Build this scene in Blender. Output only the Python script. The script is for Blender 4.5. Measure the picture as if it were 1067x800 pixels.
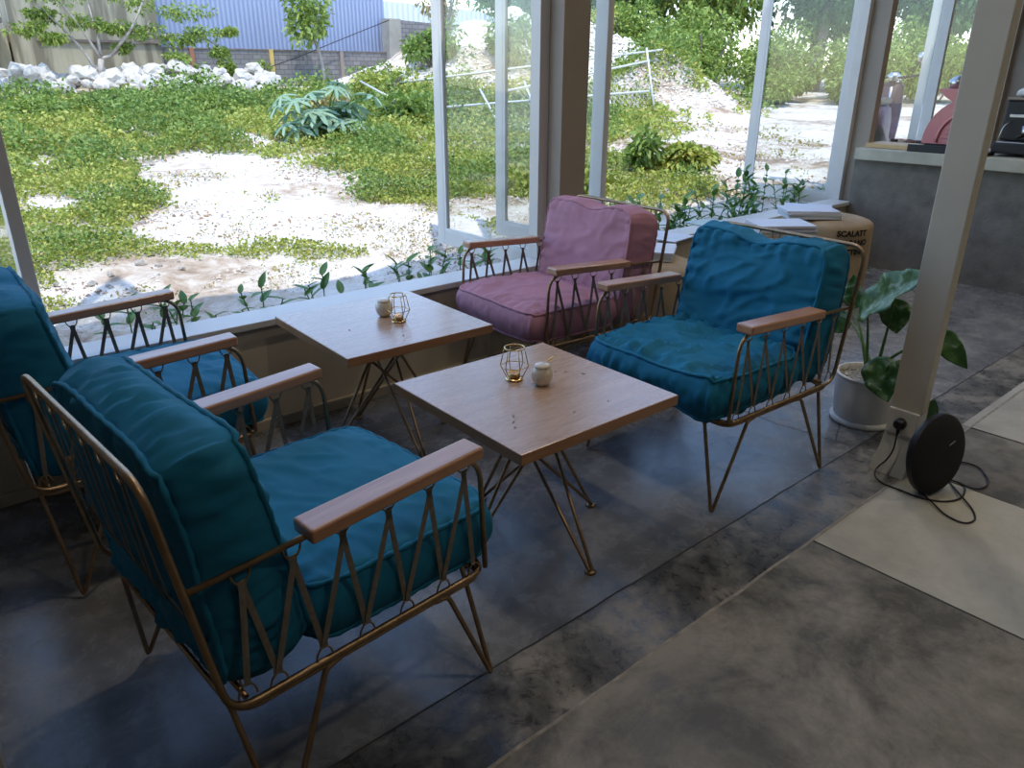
import bpy, bmesh, math, random
import numpy as np
from mathutils import Vector, Matrix, noise

PI = math.pi
scene = bpy.context.scene
for o in list(bpy.data.objects):
    bpy.data.objects.remove(o, do_unlink=True)
C = scene.collection

# ------------------------------------------------------------------ camera
F_PX, PITCH, ROLL, YAW, CAM_Z = 786.1, 0.3904, 0.0035, 0.8614, 1.40
cam_data = bpy.data.cameras.new('camera')
cam = bpy.data.objects.new('camera', cam_data); C.objects.link(cam)
cp, sp = math.cos(PITCH), math.sin(PITCH)
vd = Vector((math.cos(YAW)*cp, math.sin(YAW)*cp, -sp))
vr = Vector((math.sin(YAW), -math.cos(YAW), 0)); vu = vr.cross(vd)
cr, sr = math.cos(ROLL), math.sin(ROLL)
r2 = vr*cr + vu*sr; u2 = vu*cr - vr*sr
M = Matrix((r2, u2, -vd)).transposed().to_4x4(); M.translation = Vector((0, 0, CAM_Z))
cam.matrix_world = M
cam_data.sensor_width = 36; cam_data.lens = F_PX*36/1067
cam_data.clip_start = 0.02; cam_data.clip_end = 300
scene.camera = cam

# ------------------------------------------------------------------ world, sun, exposure
scene.view_settings.view_transform = 'Standard'
scene.view_settings.look = 'None'
scene.view_settings.exposure = 0.80
scene.view_settings.gamma = 1.0
scene.view_settings.use_curve_mapping = False
SKY_STRENGTH, SUN_STRENGTH, SUN_EL, SUN_AZ = 0.34, 2.3, 68, 238
world = bpy.data.worlds.new('world'); scene.world = world; world.use_nodes = True
wn = world.node_tree; wn.nodes.clear()
wo = wn.nodes.new('ShaderNodeOutputWorld'); wb = wn.nodes.new('ShaderNodeBackground')
sky = wn.nodes.new('ShaderNodeTexSky'); sky.sky_type = 'NISHITA'; sky.sun_disc = False
sky.sun_elevation = math.radians(SUN_EL); sky.sun_rotation = math.radians(90-SUN_AZ)
sky.air_density = 1.0; sky.dust_density = .35; sky.ozone_density = 2.0
wn.links.new(sky.outputs[0], wb.inputs[0]); wb.inputs[1].default_value = SKY_STRENGTH
wn.links.new(wb.outputs[0], wo.inputs[0])
sl = bpy.data.lights.new('sun', 'SUN'); sl.energy = SUN_STRENGTH; sl.angle = 0.01; sl.color = (1, .95, .87)
sun = bpy.data.objects.new('sun', sl); C.objects.link(sun)
e, a = math.radians(SUN_EL), math.radians(SUN_AZ)
sun.rotation_euler = Vector((math.cos(e)*math.cos(a), math.cos(e)*math.sin(a), math.sin(e))).to_track_quat('Z', 'Y').to_euler()

# ------------------------------------------------------------------ materials
def nt(name):
    m = bpy.data.materials.new(name); m.use_nodes = True
    t = m.node_tree; b = t.nodes['Principled BSDF']
    return m, t, b
def N(t, kind, **kw):
    n = t.nodes.new(kind)
    for k, v in kw.items():
        if k.startswith('i_'): n.inputs[k[2:].replace('_', ' ')].default_value = v
        else: setattr(n, k, v)
    return n
def ramp(t, fac, stops):
    r = t.nodes.new('ShaderNodeValToRGB'); el = r.color_ramp.elements
    while len(el) < len(stops): el.new(0.5)
    for q, (p, c) in zip(el, stops): q.position = p; q.color = (*c, 1)
    t.links.new(fac, r.inputs[0]); return r.outputs[0]
def coords(t, scale=(1, 1, 1), kind='Object', rot=(0, 0, 0)):
    c = t.nodes.new('ShaderNodeTexCoord'); m = t.nodes.new('ShaderNodeMapping')
    m.inputs['Scale'].default_value = scale; m.inputs['Rotation'].default_value = rot
    t.links.new(c.outputs[kind], m.inputs[0]); return m.outputs[0]
def noise_tex(t, vec, scale, detail=4, rough=.55, dist=0):
    n = N(t, 'ShaderNodeTexNoise'); n.inputs['Scale'].default_value = scale
    n.inputs['Detail'].default_value = detail; n.inputs['Roughness'].default_value = rough
    n.inputs['Distortion'].default_value = dist
    t.links.new(vec, n.inputs['Vector']); return n.outputs['Fac']
def bump(t, b, h, strength=.3, dist=.01):
    n = t.nodes.new('ShaderNodeBump'); n.inputs['Strength'].default_value = strength
    n.inputs['Distance'].default_value = dist
    t.links.new(h, n.inputs['Height']); t.links.new(n.outputs[0], b.inputs['Normal'])
def plain(name, col, rough=.5, metal=0, var=.06, scale=8, bmp=0, coat=0, spec=.5):
    m, t, b = nt(name)
    v = coords(t); f = noise_tex(t, v, scale)
    lo = tuple(max(0, c*(1-var)) for c in col); hi = tuple(min(1, c*(1+var)) for c in col)
    t.links.new(ramp(t, f, [(.3, lo), (.7, hi)]), b.inputs['Base Color'])
    b.inputs['Roughness'].default_value = rough; b.inputs['Metallic'].default_value = metal
    b.inputs['Coat Weight'].default_value = coat; b.inputs['Specular IOR Level'].default_value = spec
    if bmp: bump(t, b, noise_tex(t, v, scale*6), bmp, .004)
    return m

def fabric(name, col):
    m, t, b = nt(name)
    v = coords(t); f = noise_tex(t, v, 5)
    t.links.new(ramp(t, f, [(.3, tuple(c*.88 for c in col)), (.7, tuple(min(1, c*1.1) for c in col))]), b.inputs['Base Color'])
    b.inputs['Roughness'].default_value = .75; b.inputs['Sheen Weight'].default_value = .25
    b.inputs['Sheen Roughness'].default_value = .4; b.inputs['Specular IOR Level'].default_value = .25
    b.inputs['Sheen Tint'].default_value = (*[min(1, c*1.3+.04) for c in col], 1)
    w1 = N(t, 'ShaderNodeTexWave'); w1.inputs['Scale'].default_value = 260; t.links.new(v, w1.inputs[0])
    w2 = N(t, 'ShaderNodeTexWave', bands_direction='Y'); w2.inputs['Scale'].default_value = 260; t.links.new(v, w2.inputs[0])
    mx = N(t, 'ShaderNodeMath', operation='ADD'); t.links.new(w1.outputs[1], mx.inputs[0]); t.links.new(w2.outputs[1], mx.inputs[1])
    bump(t, b, mx.outputs[0], .12, .0008)
    return m
def wood(name, c1, c2, rough=.3, axis=(1, 12, 12), coat=.3, scale=3.0, spots=()):
    m, t, b = nt(name)
    v = coords(t, axis)
    f = noise_tex(t, v, scale, 6, .6, .6)
    g = noise_tex(t, coords(t, tuple(q*3 for q in axis)), scale*2, 3)
    mm = N(t, 'ShaderNodeMath', operation='MULTIPLY_ADD'); mm.inputs[1].default_value = .25
    t.links.new(g, mm.inputs[0]); t.links.new(f, mm.inputs[2])
    col = ramp(t, mm.outputs[0], [(.35, c1), (.85, c2)])
    t.links.new(col, b.inputs['Base Color'])
    t.links.new(ramp(t, g, [(.2, (rough*.8,)*3), (.9, (rough*1.3,)*3)]), b.inputs['Roughness'])
    b.inputs['Coat Weight'].default_value = coat; b.inputs['Coat Roughness'].default_value = .22
    bump(t, b, f, .02, .001)
    return m

M_teal = fabric('teal_fabric', (.008, .150, .270))
M_pink = fabric('dusty_pink_fabric', (.43, .215, .275))
M_brass = plain('aged_brass', (.36, .245, .145), .42, 1, .2, 30)
M_strap = plain('grey_brown_elastic', (.165, .145, .115), .8, 0, .2, 60)
M_arm = wood('armrest_wood', (.33, .145, .07), (.52, .29, .17), .33, (14, 1.2, 14), .6)
M_top = wood('tabletop_wood', (.36, .215, .135), (.52, .35, .245), .27, (1.2, 9, 9), .4)
M_edge = wood('tabletop_edge_wood', (.27, .125, .055), (.42, .22, .11), .4, (3, 3, 30), .2)
M_white = plain('white_paint', (.62, .62, .60), .4, 0, .04, 6)
M_whiteframe = plain('white_window_paint', (.60, .585, .56), .35, 0, .03, 6)
M_cream = plain('cream_paint', (.50, .47, .40), .55, 0, .07, 3)
M_wallin = plain('khaki_plaster', (.50, .44, .34), .75, 0, .10, 3, .1)
M_post = plain('taupe_paint', (.30, .255, .205), .6, 0, .06, 4)
M_ceil = plain('ceiling_paint', (.50, .49, .46), .8, 0, .03, 2)
M_counterwall = plain('rough_grey_render', (.175, .16, .135), .9, 0, .22, 9, .8)
M_countertop = plain('cast_counter', (.44, .42, .33), .45, 0, .15, 7)
M_beige = plain('beige_wall_paint', (.27, .225, .18), .8, 0, .06, 3)
M_blackplastic = plain('black_plastic', (.008, .008, .009), .45, 0, .2, 20)
M_blackmesh = plain('black_speaker_cloth', (.006, .006, .007), .85, 0, .5, 300, .3)
M_rubber = plain('dark_rubber', (.015, .015, .016), .6, 0, .2, 20)
M_steel = plain('brushed_steel', (.5, .5, .5), .3, 1, .1, 30)
M_silver = plain('silver_print', (.45, .45, .45), .35, 1, .05, 30)
M_gold = plain('gold_wire', (.70, .48, .22), .3, 1, .1, 40)
M_porcelain = plain('cream_porcelain', (.66, .60, .50), .25, 0, .06, 12, 0, .4)
M_wax = plain('candle_wax', (.62, .35, .18), .5, 0, .05, 20)
M_yellow = plain('yellow_wood_stick', (.75, .50, .12), .5, 0, .1, 20)
M_paper = plain('magazine_paper', (.66, .66, .70), .6, 0, .08, 30)
M_cover = plain('magazine_cover', (.62, .64, .74), .35, 0, .05, 12)
M_cover2 = plain('pale_green_cover', (.42, .52, .50), .35, 0, .1, 12)
M_potw = plain('white_pot_glaze', (.66, .66, .64), .5, 0, .04, 9)
M_soil = plain('white_gravel', (.34, .31, .26), .9, 0, .5, 60, 1)
M_pinkm = plain('dusty_rose_enamel', (.56, .19, .20), .35, 0, .05, 6, 0, .3)
M_purple = plain('purple_scooter_paint', (.045, .014, .032), .5, 0, .15, 6, 0, .1)
M_tray = plain('pale_wood_board', (.55, .38, .18), .5, 0, .1, 12)
M_ink = plain('black_ink', (.01, .01, .01), .9)
M_towel = plain('white_towel', (.6, .58, .56), .9, 0, .1, 20)

def burlap():
    m, t, b = nt('burlap')
    v = coords(t)
    f = noise_tex(t, v, 6)
    t.links.new(ramp(t, f, [(.3, (.27, .20, .12)), (.7, (.40, .31, .20))]), b.inputs['Base Color'])
    b.inputs['Roughness'].default_value = .95
    w = N(t, 'ShaderNodeTexWave', bands_direction='Z'); w.inputs['Scale'].default_value = 90; t.links.new(v, w.inputs[0])
    bump(t, b, w.outputs[1], .4, .002); return m
M_burlap = burlap()

def glass():
    m, t, b = nt('window_glass'); t.nodes.remove(b)
    out = t.nodes['Material Output']
    tr = N(t, 'ShaderNodeBsdfTransparent'); tr.inputs[0].default_value = (.93, .95, .95, 1)
    gl = N(t, 'ShaderNodeBsdfGlossy'); gl.inputs['Roughness'].default_value = .02
    lw = N(t, 'ShaderNodeLayerWeight'); pw = N(t, 'ShaderNodeMath', operation='POWER'); pw.inputs[1].default_value = 4
    t.links.new(lw.outputs['Facing'], pw.inputs[0])
    fr = N(t, 'ShaderNodeMath', operation='MULTIPLY_ADD'); fr.inputs[1].default_value = .6; fr.inputs[2].default_value = .035
    t.links.new(pw.outputs[0], fr.inputs[0])
    mx = N(t, 'ShaderNodeMixShader')
    t.links.new(fr.outputs[0], mx.inputs[0]); t.links.new(tr.outputs[0], mx.inputs[1]); t.links.new(gl.outputs[0], mx.inputs[2])
    t.links.new(mx.outputs[0], out.inputs[0]); return m
M_glass = glass()

def concrete(name, c1, c2, c3, r0=.22, r1=.5, sc=1.0):
    m, t, b = nt(name)
    v = coords(t)
    f = noise_tex(t, v, 1.6*sc, 10, .68, .5); g = noise_tex(t, v, 9*sc, 9, .75, .4); h = noise_tex(t, v, 60, 3)
    a1 = N(t, 'ShaderNodeMath', operation='MULTIPLY_ADD'); a1.inputs[1].default_value = .45
    t.links.new(g, a1.inputs[0]); t.links.new(f, a1.inputs[2])
    t.links.new(ramp(t, a1.outputs[0], [(.60, c1), (.73, c2), (.84, c3)]), b.inputs['Base Color'])
    t.links.new(ramp(t, g, [(.35, (r0,)*3), (.68, (r1,)*3)]), b.inputs['Roughness'])
    b.inputs['Specular IOR Level'].default_value = .5
    bump(t, b, g, .12, .004); return m
M_floor = concrete('polished_concrete', (.095, .097, .10), (.165, .165, .165), (.24, .235, .225), .17, .36)
M_band = concrete('dark_concrete_band', (.040, .040, .040), (.12, .115, .105), (.24, .22, .19), .22, .45, 2.2)
M_front = concrete('brown_grey_concrete', (.055, .052, .045), (.150, .138, .115), (.23, .21, .175), .34, .62, 1.5)
M_slab = concrete('pale_cement_tile', (.31, .30, .26), (.38, .37, .32), (.43, .42, .37), .45, .7, .8)

def leafmat(name, cols, trans=.25, rough=.55):
    m, t, b = nt(name)
    g = N(t, 'ShaderNodeNewGeometry')
    stops = [(i/(len(cols)-1) if len(cols) > 1 else 0, c) for i, c in enumerate(cols)]
    col = ramp(t, g.outputs['Random Per Island'], stops)
    t.links.new(col, b.inputs['Base Color']); b.inputs['Roughness'].default_value = rough
    tl = N(t, 'ShaderNodeBsdfTranslucent'); t.links.new(col, tl.inputs[0])
    mx = N(t, 'ShaderNodeMixShader'); mx.inputs[0].default_value = trans
    t.links.new(b.outputs[0], mx.inputs[1]); t.links.new(tl.outputs[0], mx.inputs[2])
    t.links.new(mx.outputs[0], t.nodes['Material Output'].inputs[0]); return m
M_weed = leafmat('weed_leaves', [(.16, .23, .03), (.30, .36, .05), (.44, .44, .08), (.22, .31, .05), (.50, .44, .12)])
M_weedd = leafmat('dark_weed_leaves', [(.08, .15, .025), (.15, .24, .04), (.24, .33, .06), (.11, .19, .04)])
M_bush = leafmat('bush_leaves', [(.11, .19, .03), (.20, .29, .05), (.31, .38, .07), (.15, .24, .04)])
M_treel = leafmat('tree_leaves', [(.035, .09, .02), (.07, .15, .03), (.12, .22, .05), (.05, .12, .03)])
M_treey = leafmat('yellow_green_tree_leaves', [(.13, .22, .04), (.22, .32, .06), (.30, .36, .08), (.10, .18, .04)])
M_papaya = leafmat('blue_green_leaves', [(.16, .30, .17), (.24, .38, .24), (.13, .25, .12), (.33, .46, .33)])
M_dryweed = leafmat('dry_weed_leaves', [(.35, .32, .10), (.40, .26, .12), (.28, .30, .08), (.45, .38, .18)])
M_sillplant = leafmat('glossy_sill_leaves', [(.07, .20, .04), (.13, .30, .06), (.24, .42, .10), (.05, .14, .03)], .35, .35)
M_bark = plain('pale_bark', (.34, .30, .26), .9, 0, .3, 8, .5)
M_barkd = plain('grey_brown_bark', (.16, .13, .11), .9, 0, .3, 8, .5)

def limestone(name, dirt=.5):
    m, t, b = nt(name)
    v = coords(t); f = noise_tex(t, v, .55, 7, .6, .3); g = noise_tex(t, v, 5, 8, .7, .4); h = noise_tex(t, v, 24, 4, .7)
    a1 = N(t, 'ShaderNodeMath', operation='MULTIPLY_ADD'); a1.inputs[1].default_value = .6
    t.links.new(g, a1.inputs[0]); t.links.new(f, a1.inputs[2])
    t.links.new(ramp(t, a1.outputs[0], [(.60-dirt*.12, (.20, .13, .08)), (.71-dirt*.1, (.42, .33, .24)), (.81-dirt*.1, (.58, .52, .44)), (1.0, (.72, .69, .63))]), b.inputs['Base Color'])
    b.inputs['Roughness'].default_value = .95
    bump(t, b, h, .8, .03); return m
M_ground = limestone('limestone_ground', .05)
M_rock = limestone('white_limestone_rock', 2.6)
M_rubble = limestone('limestone_rubble', .9)

def bricks(name, c1, c2, mortar, scale, sq=1):
    m, t, b = nt(name)
    v = coords(t, (1, 1, 1), 'Object', (PI/2, 0, 0))
    k = N(t, 'ShaderNodeTexBrick'); k.inputs['Scale'].default_value = scale
    k.inputs['Color1'].default_value = (*c1, 1); k.inputs['Color2'].default_value = (*c2, 1); k.inputs['Mortar'].default_value = (*mortar, 1)
    k.inputs['Mortar Size'].default_value = .02
    t.links.new(v, k.inputs[0]); t.links.new(k.outputs[0], b.inputs['Base Color'])
    b.inputs['Roughness'].default_value = .9; return m
M_block = bricks('grey_block_wall', (.155, .145, .14), (.22, .205, .20), (.10, .095, .09), 2.2)
def streaky():
    m, t, b = nt('stained_tan_render')
    f = noise_tex(t, coords(t, (2.2, 2.2, .25)), 1.3, 5, .6, .3)
    t.links.new(ramp(t, f, [(.42, (.17, .15, .105)), (.55, (.34, .31, .22)), (.75, (.42, .38, .28))]), b.inputs['Base Color'])
    b.inputs['Roughness'].default_value = .9; return m
M_tan = streaky()
def corrugated(name, c1, c2, sc=5):
    m, t, b = nt(name)
    w = N(t, 'ShaderNodeTexWave'); w.inputs['Scale'].default_value = sc; t.links.new(coords(t), w.inputs[0])
    t.links.new(ramp(t, w.outputs[1], [(.1, c1), (.6, c2)]), b.inputs['Base Color'])
    b.inputs['Roughness'].default_value = .5
    bump(t, b, w.outputs[1], .6, .03); return m
M_blue = corrugated('blue_grey_corrugated_steel', (.21, .255, .38), (.30, .345, .47), 2.6)
M_roofw = corrugated('white_corrugated_roof', (.55, .58, .62), (.62, .66, .70), 1.5)

# ------------------------------------------------------------------ helpers
def mesh_obj(name, bm, mat, parent=None, smooth=False):
    me = bpy.data.meshes.new(name); bm.to_mesh(me); bm.free()
    if smooth:
        for p in me.polygons: p.use_smooth = True
    for mm in (mat if isinstance(mat, (list, tuple)) else [mat]): me.materials.append(mm)
    o = bpy.data.objects.new(name, me); C.objects.link(o)
    if parent: o.parent = parent
    return o
def np_obj(name, V, F, mat, parent=None, smooth=False):
    V = np.asarray(V, np.float32); F = np.asarray(F, np.int32); k = F.shape[1]
    me = bpy.data.meshes.new(name)
    me.vertices.add(len(V)); me.vertices.foreach_set('co', V.ravel())
    me.loops.add(F.size); me.loops.foreach_set('vertex_index', F.ravel())
    me.polygons.add(len(F)); me.polygons.foreach_set('loop_start', np.arange(len(F), dtype=np.int32)*k)
    me.polygons.foreach_set('loop_total', np.full(len(F), k, np.int32))
    me.update(calc_edges=True)
    if smooth: me.polygons.foreach_set('use_smooth', np.ones(len(F), bool))
    me.materials.append(mat)
    o = bpy.data.objects.new(name, me); C.objects.link(o)
    if parent: o.parent = parent
    return o
def tag(o, label, cat, group=None, kind=None):
    o['label'] = label; o['category'] = cat
    if group: o['group'] = group
    if kind: o['kind'] = kind
    return o
def empty(name, loc=(0, 0, 0), rz=0):
    o = bpy.data.objects.new(name, None); C.objects.link(o); o.empty_display_size = .1
    o.location = loc; o.rotation_euler = (0, 0, rz); return o
def struct(o):
    o['kind'] = 'structure'; return o
def box(bm, x0, x1, y0, y1, z0, z1, bev=0, mat=None, seg=2):
    vs = [bm.verts.new(p) for p in ((x0, y0, z0), (x1, y0, z0), (x1, y1, z0), (x0, y1, z0), (x0, y0, z1), (x1, y0, z1), (x1, y1, z1), (x0, y1, z1))]
    fs = [bm.faces.new([vs[i] for i in q]) for q in ((0, 3, 2, 1), (4, 5, 6, 7), (0, 1, 5, 4), (1, 2, 6, 5), (2, 3, 7, 6), (3, 0, 4, 7))]
    if bev:
        es = list({e for f in fs for e in f.edges})
        bmesh.ops.bevel(bm, geom=es, offset=bev, segments=seg, affect='EDGES', profile=.5)
    if mat is not None:
        bmesh.ops.transform(bm, matrix=mat, verts=[v for v in bm.verts if v.is_valid])
    return bm
def boxo(name, x0, x1, y0, y1, z0, z1, mat, parent=None, bev=0.0):
    return mesh_obj(name, box(bmesh.new(), x0, x1, y0, y1, z0, z1, bev), mat, parent)
def fillet(pts, r, seg=5, closed=False):
    pts = [Vector(p) for p in pts]; n = len(pts); out = []
    for i, p in enumerate(pts):
        if not closed and i in (0, n-1): out.append(p); continue
        a, b = pts[i-1]-p, pts[(i+1) % n]-p
        rr = min(r[i] if isinstance(r, (list, tuple)) else r, a.length*.49, b.length*.49)
        if rr < 1e-4: out.append(p); continue
        A, B = p+a.normalized()*rr, p+b.normalized()*rr
        for k in range(seg+1):
            t = k/seg; out.append(A.lerp(p, t).lerp(p.lerp(B, t), t))
    return out
def tube(bm, pts, r, n=8, closed=False, flat=None, radii=None):
    pts = [Vector(p) for p in pts]; m = len(pts); rings = []; prev = None
    for i, p in enumerate(pts):
        if closed: t = pts[(i+1) % m]-pts[i-1]
        else: t = pts[min(i+1, m-1)]-pts[max(i-1, 0)]
        if t.length < 1e-9: t = Vector((0, 0, 1))
        t.normalize()
        if prev is None:
            ref = Vector((0, 0, 1)) if abs(t.z) < .9 else Vector((1, 0, 0))
            if flat is not None: ref = Vector(flat)
            nrm = (ref - t*ref.dot(t)).normalized()
        else:
            nrm = (prev - t*prev.dot(t))
            nrm = nrm.normalized() if nrm.length > 1e-6 else prev
        prev = nrm; bi = t.cross(nrm)
        rr = radii[i] if radii else r
        ra, rb = (rr if not isinstance(rr, tuple) else rr[0]), (rr if not isinstance(rr, tuple) else rr[1])
        rings.append([bm.verts.new(p + nrm*math.cos(2*PI*k/n)*ra + bi*math.sin(2*PI*k/n)*rb) for k in range(n)])
    for i in range(m if closed else m-1):
        A, B = rings[i], rings[(i+1) % m]
        off = 0
        if closed and i == m-1:
            off = min(range(n), key=lambda s: (A[0].co-B[s].co).length)
        for k in range(n): bm.faces.new([A[k], A[(k+1) % n], B[(k+1+off) % n], B[(k+off) % n]])
    if not closed:
        bm.faces.new(rings[0][::-1]); bm.faces.new(rings[-1])
    return bm
def tubeo(name, pts, r, mat, parent=None, n=8, closed=False, **kw):
    return mesh_obj(name, tube(bmesh.new(), pts, r, n, closed, **kw), mat, parent, True)
def lathe(bm, prof, seg=32, cx=0, cy=0, flute=None):
    rings = []
    for r, z in prof:
        if r < 1e-5: rings.append([bm.verts.new((cx, cy, z))]); continue
        rings.append([bm.verts.new((cx+math.cos(2*PI*k/seg)*r, cy+math.sin(2*PI*k/seg)*r, z)) for k in range(seg)])
    for A, B in zip(rings, rings[1:]):
        for k in range(seg):
            q = [A[k % len(A)], A[(k+1) % len(A)], B[(k+1) % len(B)], B[k % len(B)]]
            u = []
            for v in q:
                if v not in u: u.append(v)
            if len(u) > 2:
                try: bm.faces.new(u)
                except ValueError: pass
    return bm
def prism(bm, poly, y0, y1, plane='xz'):
    def P(a, b, c): return (a, c, b) if plane == 'xz' else ((c, a, b) if plane == 'yz' else (a, b, c))
    A = [bm.verts.new(P(a, b, y0)) for a, b in poly]; B = [bm.verts.new(P(a, b, y1)) for a, b in poly]
    bm.faces.new(A[::-1]); bm.faces.new(B)
    for i in range(len(poly)): bm.faces.new([A[i], A[(i+1) % len(poly)], B[(i+1) % len(poly)], B[i]])
    bmesh.ops.recalc_face_normals(bm, faces=bm.faces[:])
    return bm
def nz(x, y=0, z=0): return noise.noise(Vector((x, y, z)))

# ------------------------------------------------------------------ the room
def terrain_base(X, Y):
    r = math.hypot(X, Y); az = math.degrees(math.atan2(Y, X))
    s = .024 + .034*min(1, max(0, (az-32)/40))
    return .12 + s*max(0, r-4)

struct(boxo('floor', -3.6, 9.4, 1.1695, 2.98, -.12, 0, M_floor))
struct(boxo('floor', -3.6, 9.4, .942, 1.168, -.12, -.0005, M_band))
struct(boxo('floor', -3.6, 2.09, -4, .938, -.12, 0, M_front))
struct(boxo('floor', 2.10, 2.84, -4, .938, -.12, -.001, M_slab))
struct(boxo('floor', 2.846, 3.40, -4, .938, -.12, -.002, M_front))
struct(boxo('floor', 3.41, 4.9, -4, .975, -.12, 0, M_slab))
struct(boxo('floor', 4.91, 9.4, -4, .938, -.12, 0, M_front))
struct(boxo('floor', -3.6, 9.4, -4, 2.98, -.2, -.006, M_rubber))
bm = bmesh.new()                                   # thin grout joints and wandering cracks in the slab
for pts in ([(2.845, 1.18), (2.80, 1.5), (2.82, 1.9), (2.79, 2.3), (2.82, 2.85)],
            [(2.84, 1.25), (3.0, 1.32), (3.2, 1.30), (3.45, 1.42)], [(3.9, 1.18), (3.93, 1.9), (3.9, 2.8)]):
    q = []
    for A, B in zip(pts, pts[1:]):
        for k in range(6):
            t = k/6; q.append((A[0]+(B[0]-A[0])*t+nz(A[0]*9+t*5)*.012, A[1]+(B[1]-A[1])*t+nz(A[1]*9+t*5, 3)*.012, .0004))
    q.append((*pts[-1], .0004))
    tube(bm, q, (.0006, .0025), 4, flat=(0, 0, 1))
for yj in (1.169,):
    q = [(-1.0+.04*k, yj+nz(k*.31, 4)*.004+nz(k*1.3, 8)*.0025, .0003) for k in range(190)]
    tube(bm, q, .003, 4, flat=(0, 0, 1), radii=[(.0006, .0022+.0016*abs(nz(k*.8, 2))) for k in range(190)])
cr_ = struct(mesh_obj('floor', bm, M_rubber))
q = [(-1.0+.04*k, .941+nz(k*.23, 14)*.004, .0002) for k in range(190)]
struct(mesh_obj('floor', tube(bmesh.new(), q, .006, 4, flat=(0, 0, 1), radii=[(.0008, .0045+.003*abs(nz(k*.6, 5))) for k in range(190)]), plain('pale_joint_mortar', (.25, .23, .20), .8, 0, .3, 40)))
struct(boxo('ceiling', -3.6, 9.4, -4, 3.12, 3.9, 4.02, M_ceil))
# the glazed side: low wall, sill board, posts, head beam
struct(boxo('wall_window_side', -3.6, 9.4, 2.88, 3.0, -.1, .448, M_wallin))
struct(boxo('baseboard_window_side', -3.6, 5.92, 2.858, 2.88, 0, .045, M_wallin, bev=.003))
struct(boxo('trim_1', -3.6, 5.98, 2.855, 3.03, .448, .475, M_whiteframe, bev=.003))
struct(boxo('trim_2', -3.6, 9.4, 2.88, 3.0, 3.72, 3.9, M_whiteframe))
tn = 3
for x0, x1, mt in ((-.20, -.02, M_post), (2.775, 2.955, M_post), (6.02, 6.10, M_post), (8.72, 8.9, M_post)):
    struct(boxo('trim_%d' % tn, x0, x1, 2.86 if x0 != 6.02 else 2.82, 3.0, .475 if x0 < 5 else 0, 3.9, mt, bev=.002)); tn += 1
# jambs on the outer face of the posts
for x0, x1 in ((2.715, 2.785), (2.945, 2.995), (5.97, 6.03), (6.09, 6.15), (-.26, -.19), (-.03, .03)):
    struct(boxo('trim_%d' % tn, x0, x1, 2.96, 3.03, .475, 3.72, M_whiteframe, bev=.002)); tn += 1
# back wall, far end wall, open left side with low wall and posts
struct(boxo('wall_back', -3.6, 9.4, -4.12, -4, 0, 3.9, M_beige))
struct(boxo('wall_far_right', 8.78, 8.9, -4, 2.88, 0, 3.9, M_beige))
struct(boxo('wall_left', -1.12, -1.0, -4, 2.88, 0, 3.9, M_beige))
struct(boxo('wall_window_side', -1.12, -.19, 2.88, 3.0, .475, 3.9, M_wallin))
# counter wall and worktop
struct(boxo('wall_counter', 5.95, 6.10, -3.0, 2.87, 0, .80, M_counterwall))

def casement(name, X, Y0, Y1, z0=.375, z1=3.65, face=1):
    """a white outward-opened casement standing square to the wall, hinge stile at Y0"""
    w = empty(name, (X, Y0, 0)); struct(w)
    L = Y1-Y0; t = .022
    bm = bmesh.new()
    box(bm, -t, t, 0, .075, z0, z1, .003); box(bm, -t, t, L-.075, L, z0, z1, .003)
    box(bm, -t, t, .075, L-.075, z0, z0+.085, .003); box(bm, -t, t, .075, L-.075, z1-.075, z1, .003)
    mesh_obj('window_frame', bm, M_whiteframe, w)
    bm = bmesh.new()                                # glazing beads, a step inside the frame
    for s in (-1,):
        box(bm, s*(t-.002), s*(t-.014), .075, .095, z0+.085, z1-.075)
        box(bm, s*(t-.002), s*(t-.014), L-.095, L-.075, z0+.085, z1-.075)
        box(bm, s*(t-.002), s*(t-.014), .095, L-.095, z0+.085, z0+.105)
    bmesh.ops.recalc_face_normals(bm, faces=bm.faces[:])
    mesh_obj('glazing_bead', bm, M_white, w)
    boxo('glass_pane', -.003, .003, .07, L-.07, z0+.08, z1-.07, M_glass, w)
    return w
casement('window_1', .40, 3.07, 4.03)
casement('window_2', 2.86, 3.05, 4.05)
casement('window_3', 3.33, 3.07, 4.03)
casement('window_4', 6.03, 3.01, 3.88, .42)
casement('window_5', 7.72, 3.07, 3.95)
casement('window_6', 9.5, 3.1, 4.0)

# free-standing column by the plant, with its plinth
col = empty('support_column', (2.795, .977, 0)); tag(col, 'cream square column with socket box, between the potted plant and the black speaker', 'column')
boxo('shaft', -.046, .008, -.056, .056, .255, 3.9, M_cream, col, .004)
bm = bmesh.new()
rings = []
for z, x0, y1 in ((0, -.080, .078), (.03, -.075, .074), (.10, -.060, .060), (.16, -.052, .055), (.258, -.052, .055)):
    rings.append([bm.verts.new(p) for p in ((x0, -.052, z), (.02, -.052, z), (.02, y1, z), (x0, y1, z))])
for P_, Q_ in zip(rings, rings[1:]):
    for k in range(4): bm.faces.new([P_[k], P_[(k+1) % 4], Q_[(k+1) % 4], Q_[k]])
bm.faces.new(rings[-1]); bm.faces.new(rings[0][::-1])
mesh_obj('plinth', bm, M_white, col)
boxo('socket_box', -.064, -.050, -.054, .052, .165, .262, M_white, col, .004)

pil = empty('support_column', (-.12, 1.62, 0)); tag(pil, 'cream column base just entering the lower left corner of the photo', 'column')
boxo('shaft', -.07, .07, -.12, .12, 0, 3.9, M_cream, pil, .004)

# worktop
wt = boxo('countertop', 5.90, 6.62, -3.0, 2.86, .80, .885, M_countertop, None, .006)
tag(wt, 'cream cast worktop running along the coffee bar wall', 'countertop')

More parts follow.
